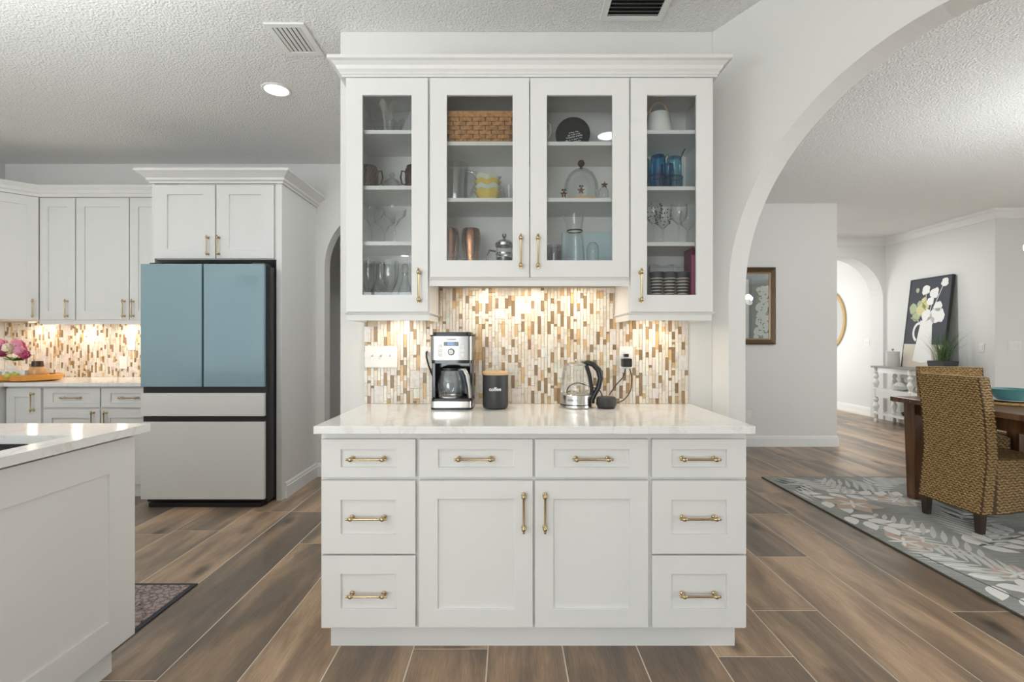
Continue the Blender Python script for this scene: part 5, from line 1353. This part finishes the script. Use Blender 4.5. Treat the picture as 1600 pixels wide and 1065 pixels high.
t = thing('reflection_block', 'tall narrow maroon block standing in for a reflection at the right end of the right cabinet', 'box', (PX(1082, 2.45), 2.45, zR[0]+0.0006))  # solid block added in place of a dark reflection in the door glass
MB().box(-0.024, 0.024, -0.05, 0.05, 0, 0.295).build('carton', 'maroon', t, bevel=0.002)
MB().box(-0.024, -0.0, -0.0515, -0.0503, 0.06, 0.26).build('reflection_strip', 'petal_magenta', t)

# ------------------------------------------------------------------ tray and flowers on the far counter
YTn = 4.12
tx = PX(30, YTn)
t = thing('wooden_tray', 'orange wooden tray on the far counter at the left edge', 'tray', (tx-0.05, YTn+0.08, ZC1))
mb = MB()
mb.lathe([(0, 0.0), (0.15, 0.0), (0.19, 0.010), (0.20, 0.05), (0.19, 0.055), (0.18, 0.02), (0, 0.012)], 40, fn=lambda r, z, a: r*(1.45*abs(math.cos(a))**1.3+0.62*abs(math.sin(a))**2.0))
mb.build('body', 'wood_tray', t, True)
bcx = PX(22, YTn+0.1)
t = thing('flower_bouquet', 'bouquet of pink and cream flowers in a small vase on the tray', 'flowers', (bcx, YTn+0.10, ZC1+0.0135))
MB().lathe([(0, 0), (0.04, 0), (0.05, 0.03), (0.045, 0.09), (0.05, 0.11), (0.045, 0.11), (0.04, 0.09), (0, 0.01)], 24).build('vase', 'white_ceramic', t, True)
def blossom(c, r, mat, seed, k=90):
    rb = random.Random(seed); mb = MB()
    for i in range(k):
        u = 2*rb.random()-1; a = 2*PI*rb.random(); s_ = math.sqrt(1-u*u); n_ = Vector((s_*math.cos(a), s_*math.sin(a), u))
        p = Vector(c)+n_*r*0.62; q1 = n_.cross(Vector((0.3, 0.2, 1))).normalized(); q2 = n_.cross(q1)
        pr_ = r*0.30
        vs = [mb.bm.verts.new(p+n_*r*h+q1*pr_*x+q2*pr_*y) for x, y, h in ((-1, 0, 0.05), (0, -0.8, 0.2), (1, 0, 0.4), (0, 0.8, 0.2))]
        mb.bm.faces.new(vs)
    mb.ball(c, r*0.62, 1)
    mb.build('blossom', mat, t)
for c, r, mat, sd in (((-0.095, -0.01, 0.285), 0.050, 'petal_pink', 1), ((-0.055, -0.05, 0.235), 0.050, 'petal_magenta', 2), ((-0.11, -0.04, 0.23), 0.045, 'petal_pink', 7), ((0.012, -0.05, 0.255), 0.052, 'petal_cream', 3), ((0.075, -0.03, 0.275), 0.042, 'petal_pink', 4), ((0.095, -0.04, 0.235), 0.046, 'petal_pink', 5), ((0.120, -0.03, 0.205), 0.038, 'petal_magenta', 8), ((-0.02, 0.05, 0.29), 0.05, 'petal_pink', 6)):
    blossom(c, r, mat, sd)
rb = random.Random(5); mb = MB()
for i in range(26):
    a = rb.random()*2*PI; l = 0.10+0.07*rb.random(); d = Vector((math.cos(a), math.sin(a)*0.6, 0.35-0.3*rb.random())); b0 = Vector((0, 0, 0.15)); sd_ = d.cross(Vector((0, 0, 1))).normalized()*0.018
    mb.bm.faces.new([mb.bm.verts.new(q) for q in (b0, b0+d*l*0.5+sd_, b0+d*l, b0+d*l*0.5-sd_)])
mb.build('foliage', 'leaf_green', t)
t = thing('honey_jar', 'round amber jar with a dark lid at the right end of the tray', 'jar', (PX(55, YTn), YTn+0.02, ZC1+0.030))
MB().lathe([(0, 0), (0.045, 0), (0.056, 0.02), (0.056, 0.065), (0.040, 0.088), (0.034, 0.092), (0, 0.092)], 28).build('body', 'jar_amber', t, True)
MB().lathe([(0.036, 0.0925), (0.042, 0.0925), (0.036, 0.135), (0, 0.138)], 24).build('lid', 'lid_brown', t, True)
t = thing('tea_box', 'white printed box standing in the tray below the flowers', 'box', (PX(25, YTn), YTn-0.02, ZC1+0.030))
MB().box(-0.19, 0.11, -0.02, 0.03, 0, 0.062).build('carton', 'paper_white', t, bevel=0.002)
mb = MB()
for k in range(3): mb.box(-0.10+0.055*k, -0.075+0.055*k, -0.0212, -0.0202, 0.012, 0.052)
mb.build('printed_panels', 'art_green', t)
MB().box(-0.19, -0.14, -0.0212, -0.0202, 0.004, 0.058).build('pink_panel', 'petal_pink', t)
for px, z, lab in ((15, 0.0, 'yellow-green lime lying at the front of the tray, left one'), (26, 0.0, 'yellow-green lime lying at the front of the tray, right one')):
    t = thing('lime', lab, 'lime', (PX(px, YTn-0.06), YTn-0.07, ZC1+0.0275), 0.4, 'limes in the tray')
    MB().lathe([(0, 0), (0.014, 0.003), (0.026, 0.018), (0.022, 0.036), (0.010, 0.046), (0, 0.047)], 16).build('fruit', 'lime', t, True)
    MB().ball((0, 0, 0.047), 0.004, 1).build('stem_end', 'leaf_green', t)
t = thing('soap_block', 'small brown wooden block on the counter right of the tray', 'block', (PX(84, 4.38), 4.38, ZC1))
MB().box(-0.025, 0.025, -0.02, 0.02, 0, 0.012).build('foot', 'wood_light', t); MB().box(-0.022, 0.022, -0.018, 0.018, 0.012, 0.05).build('block', 'lid_brown', t, bevel=0.004)
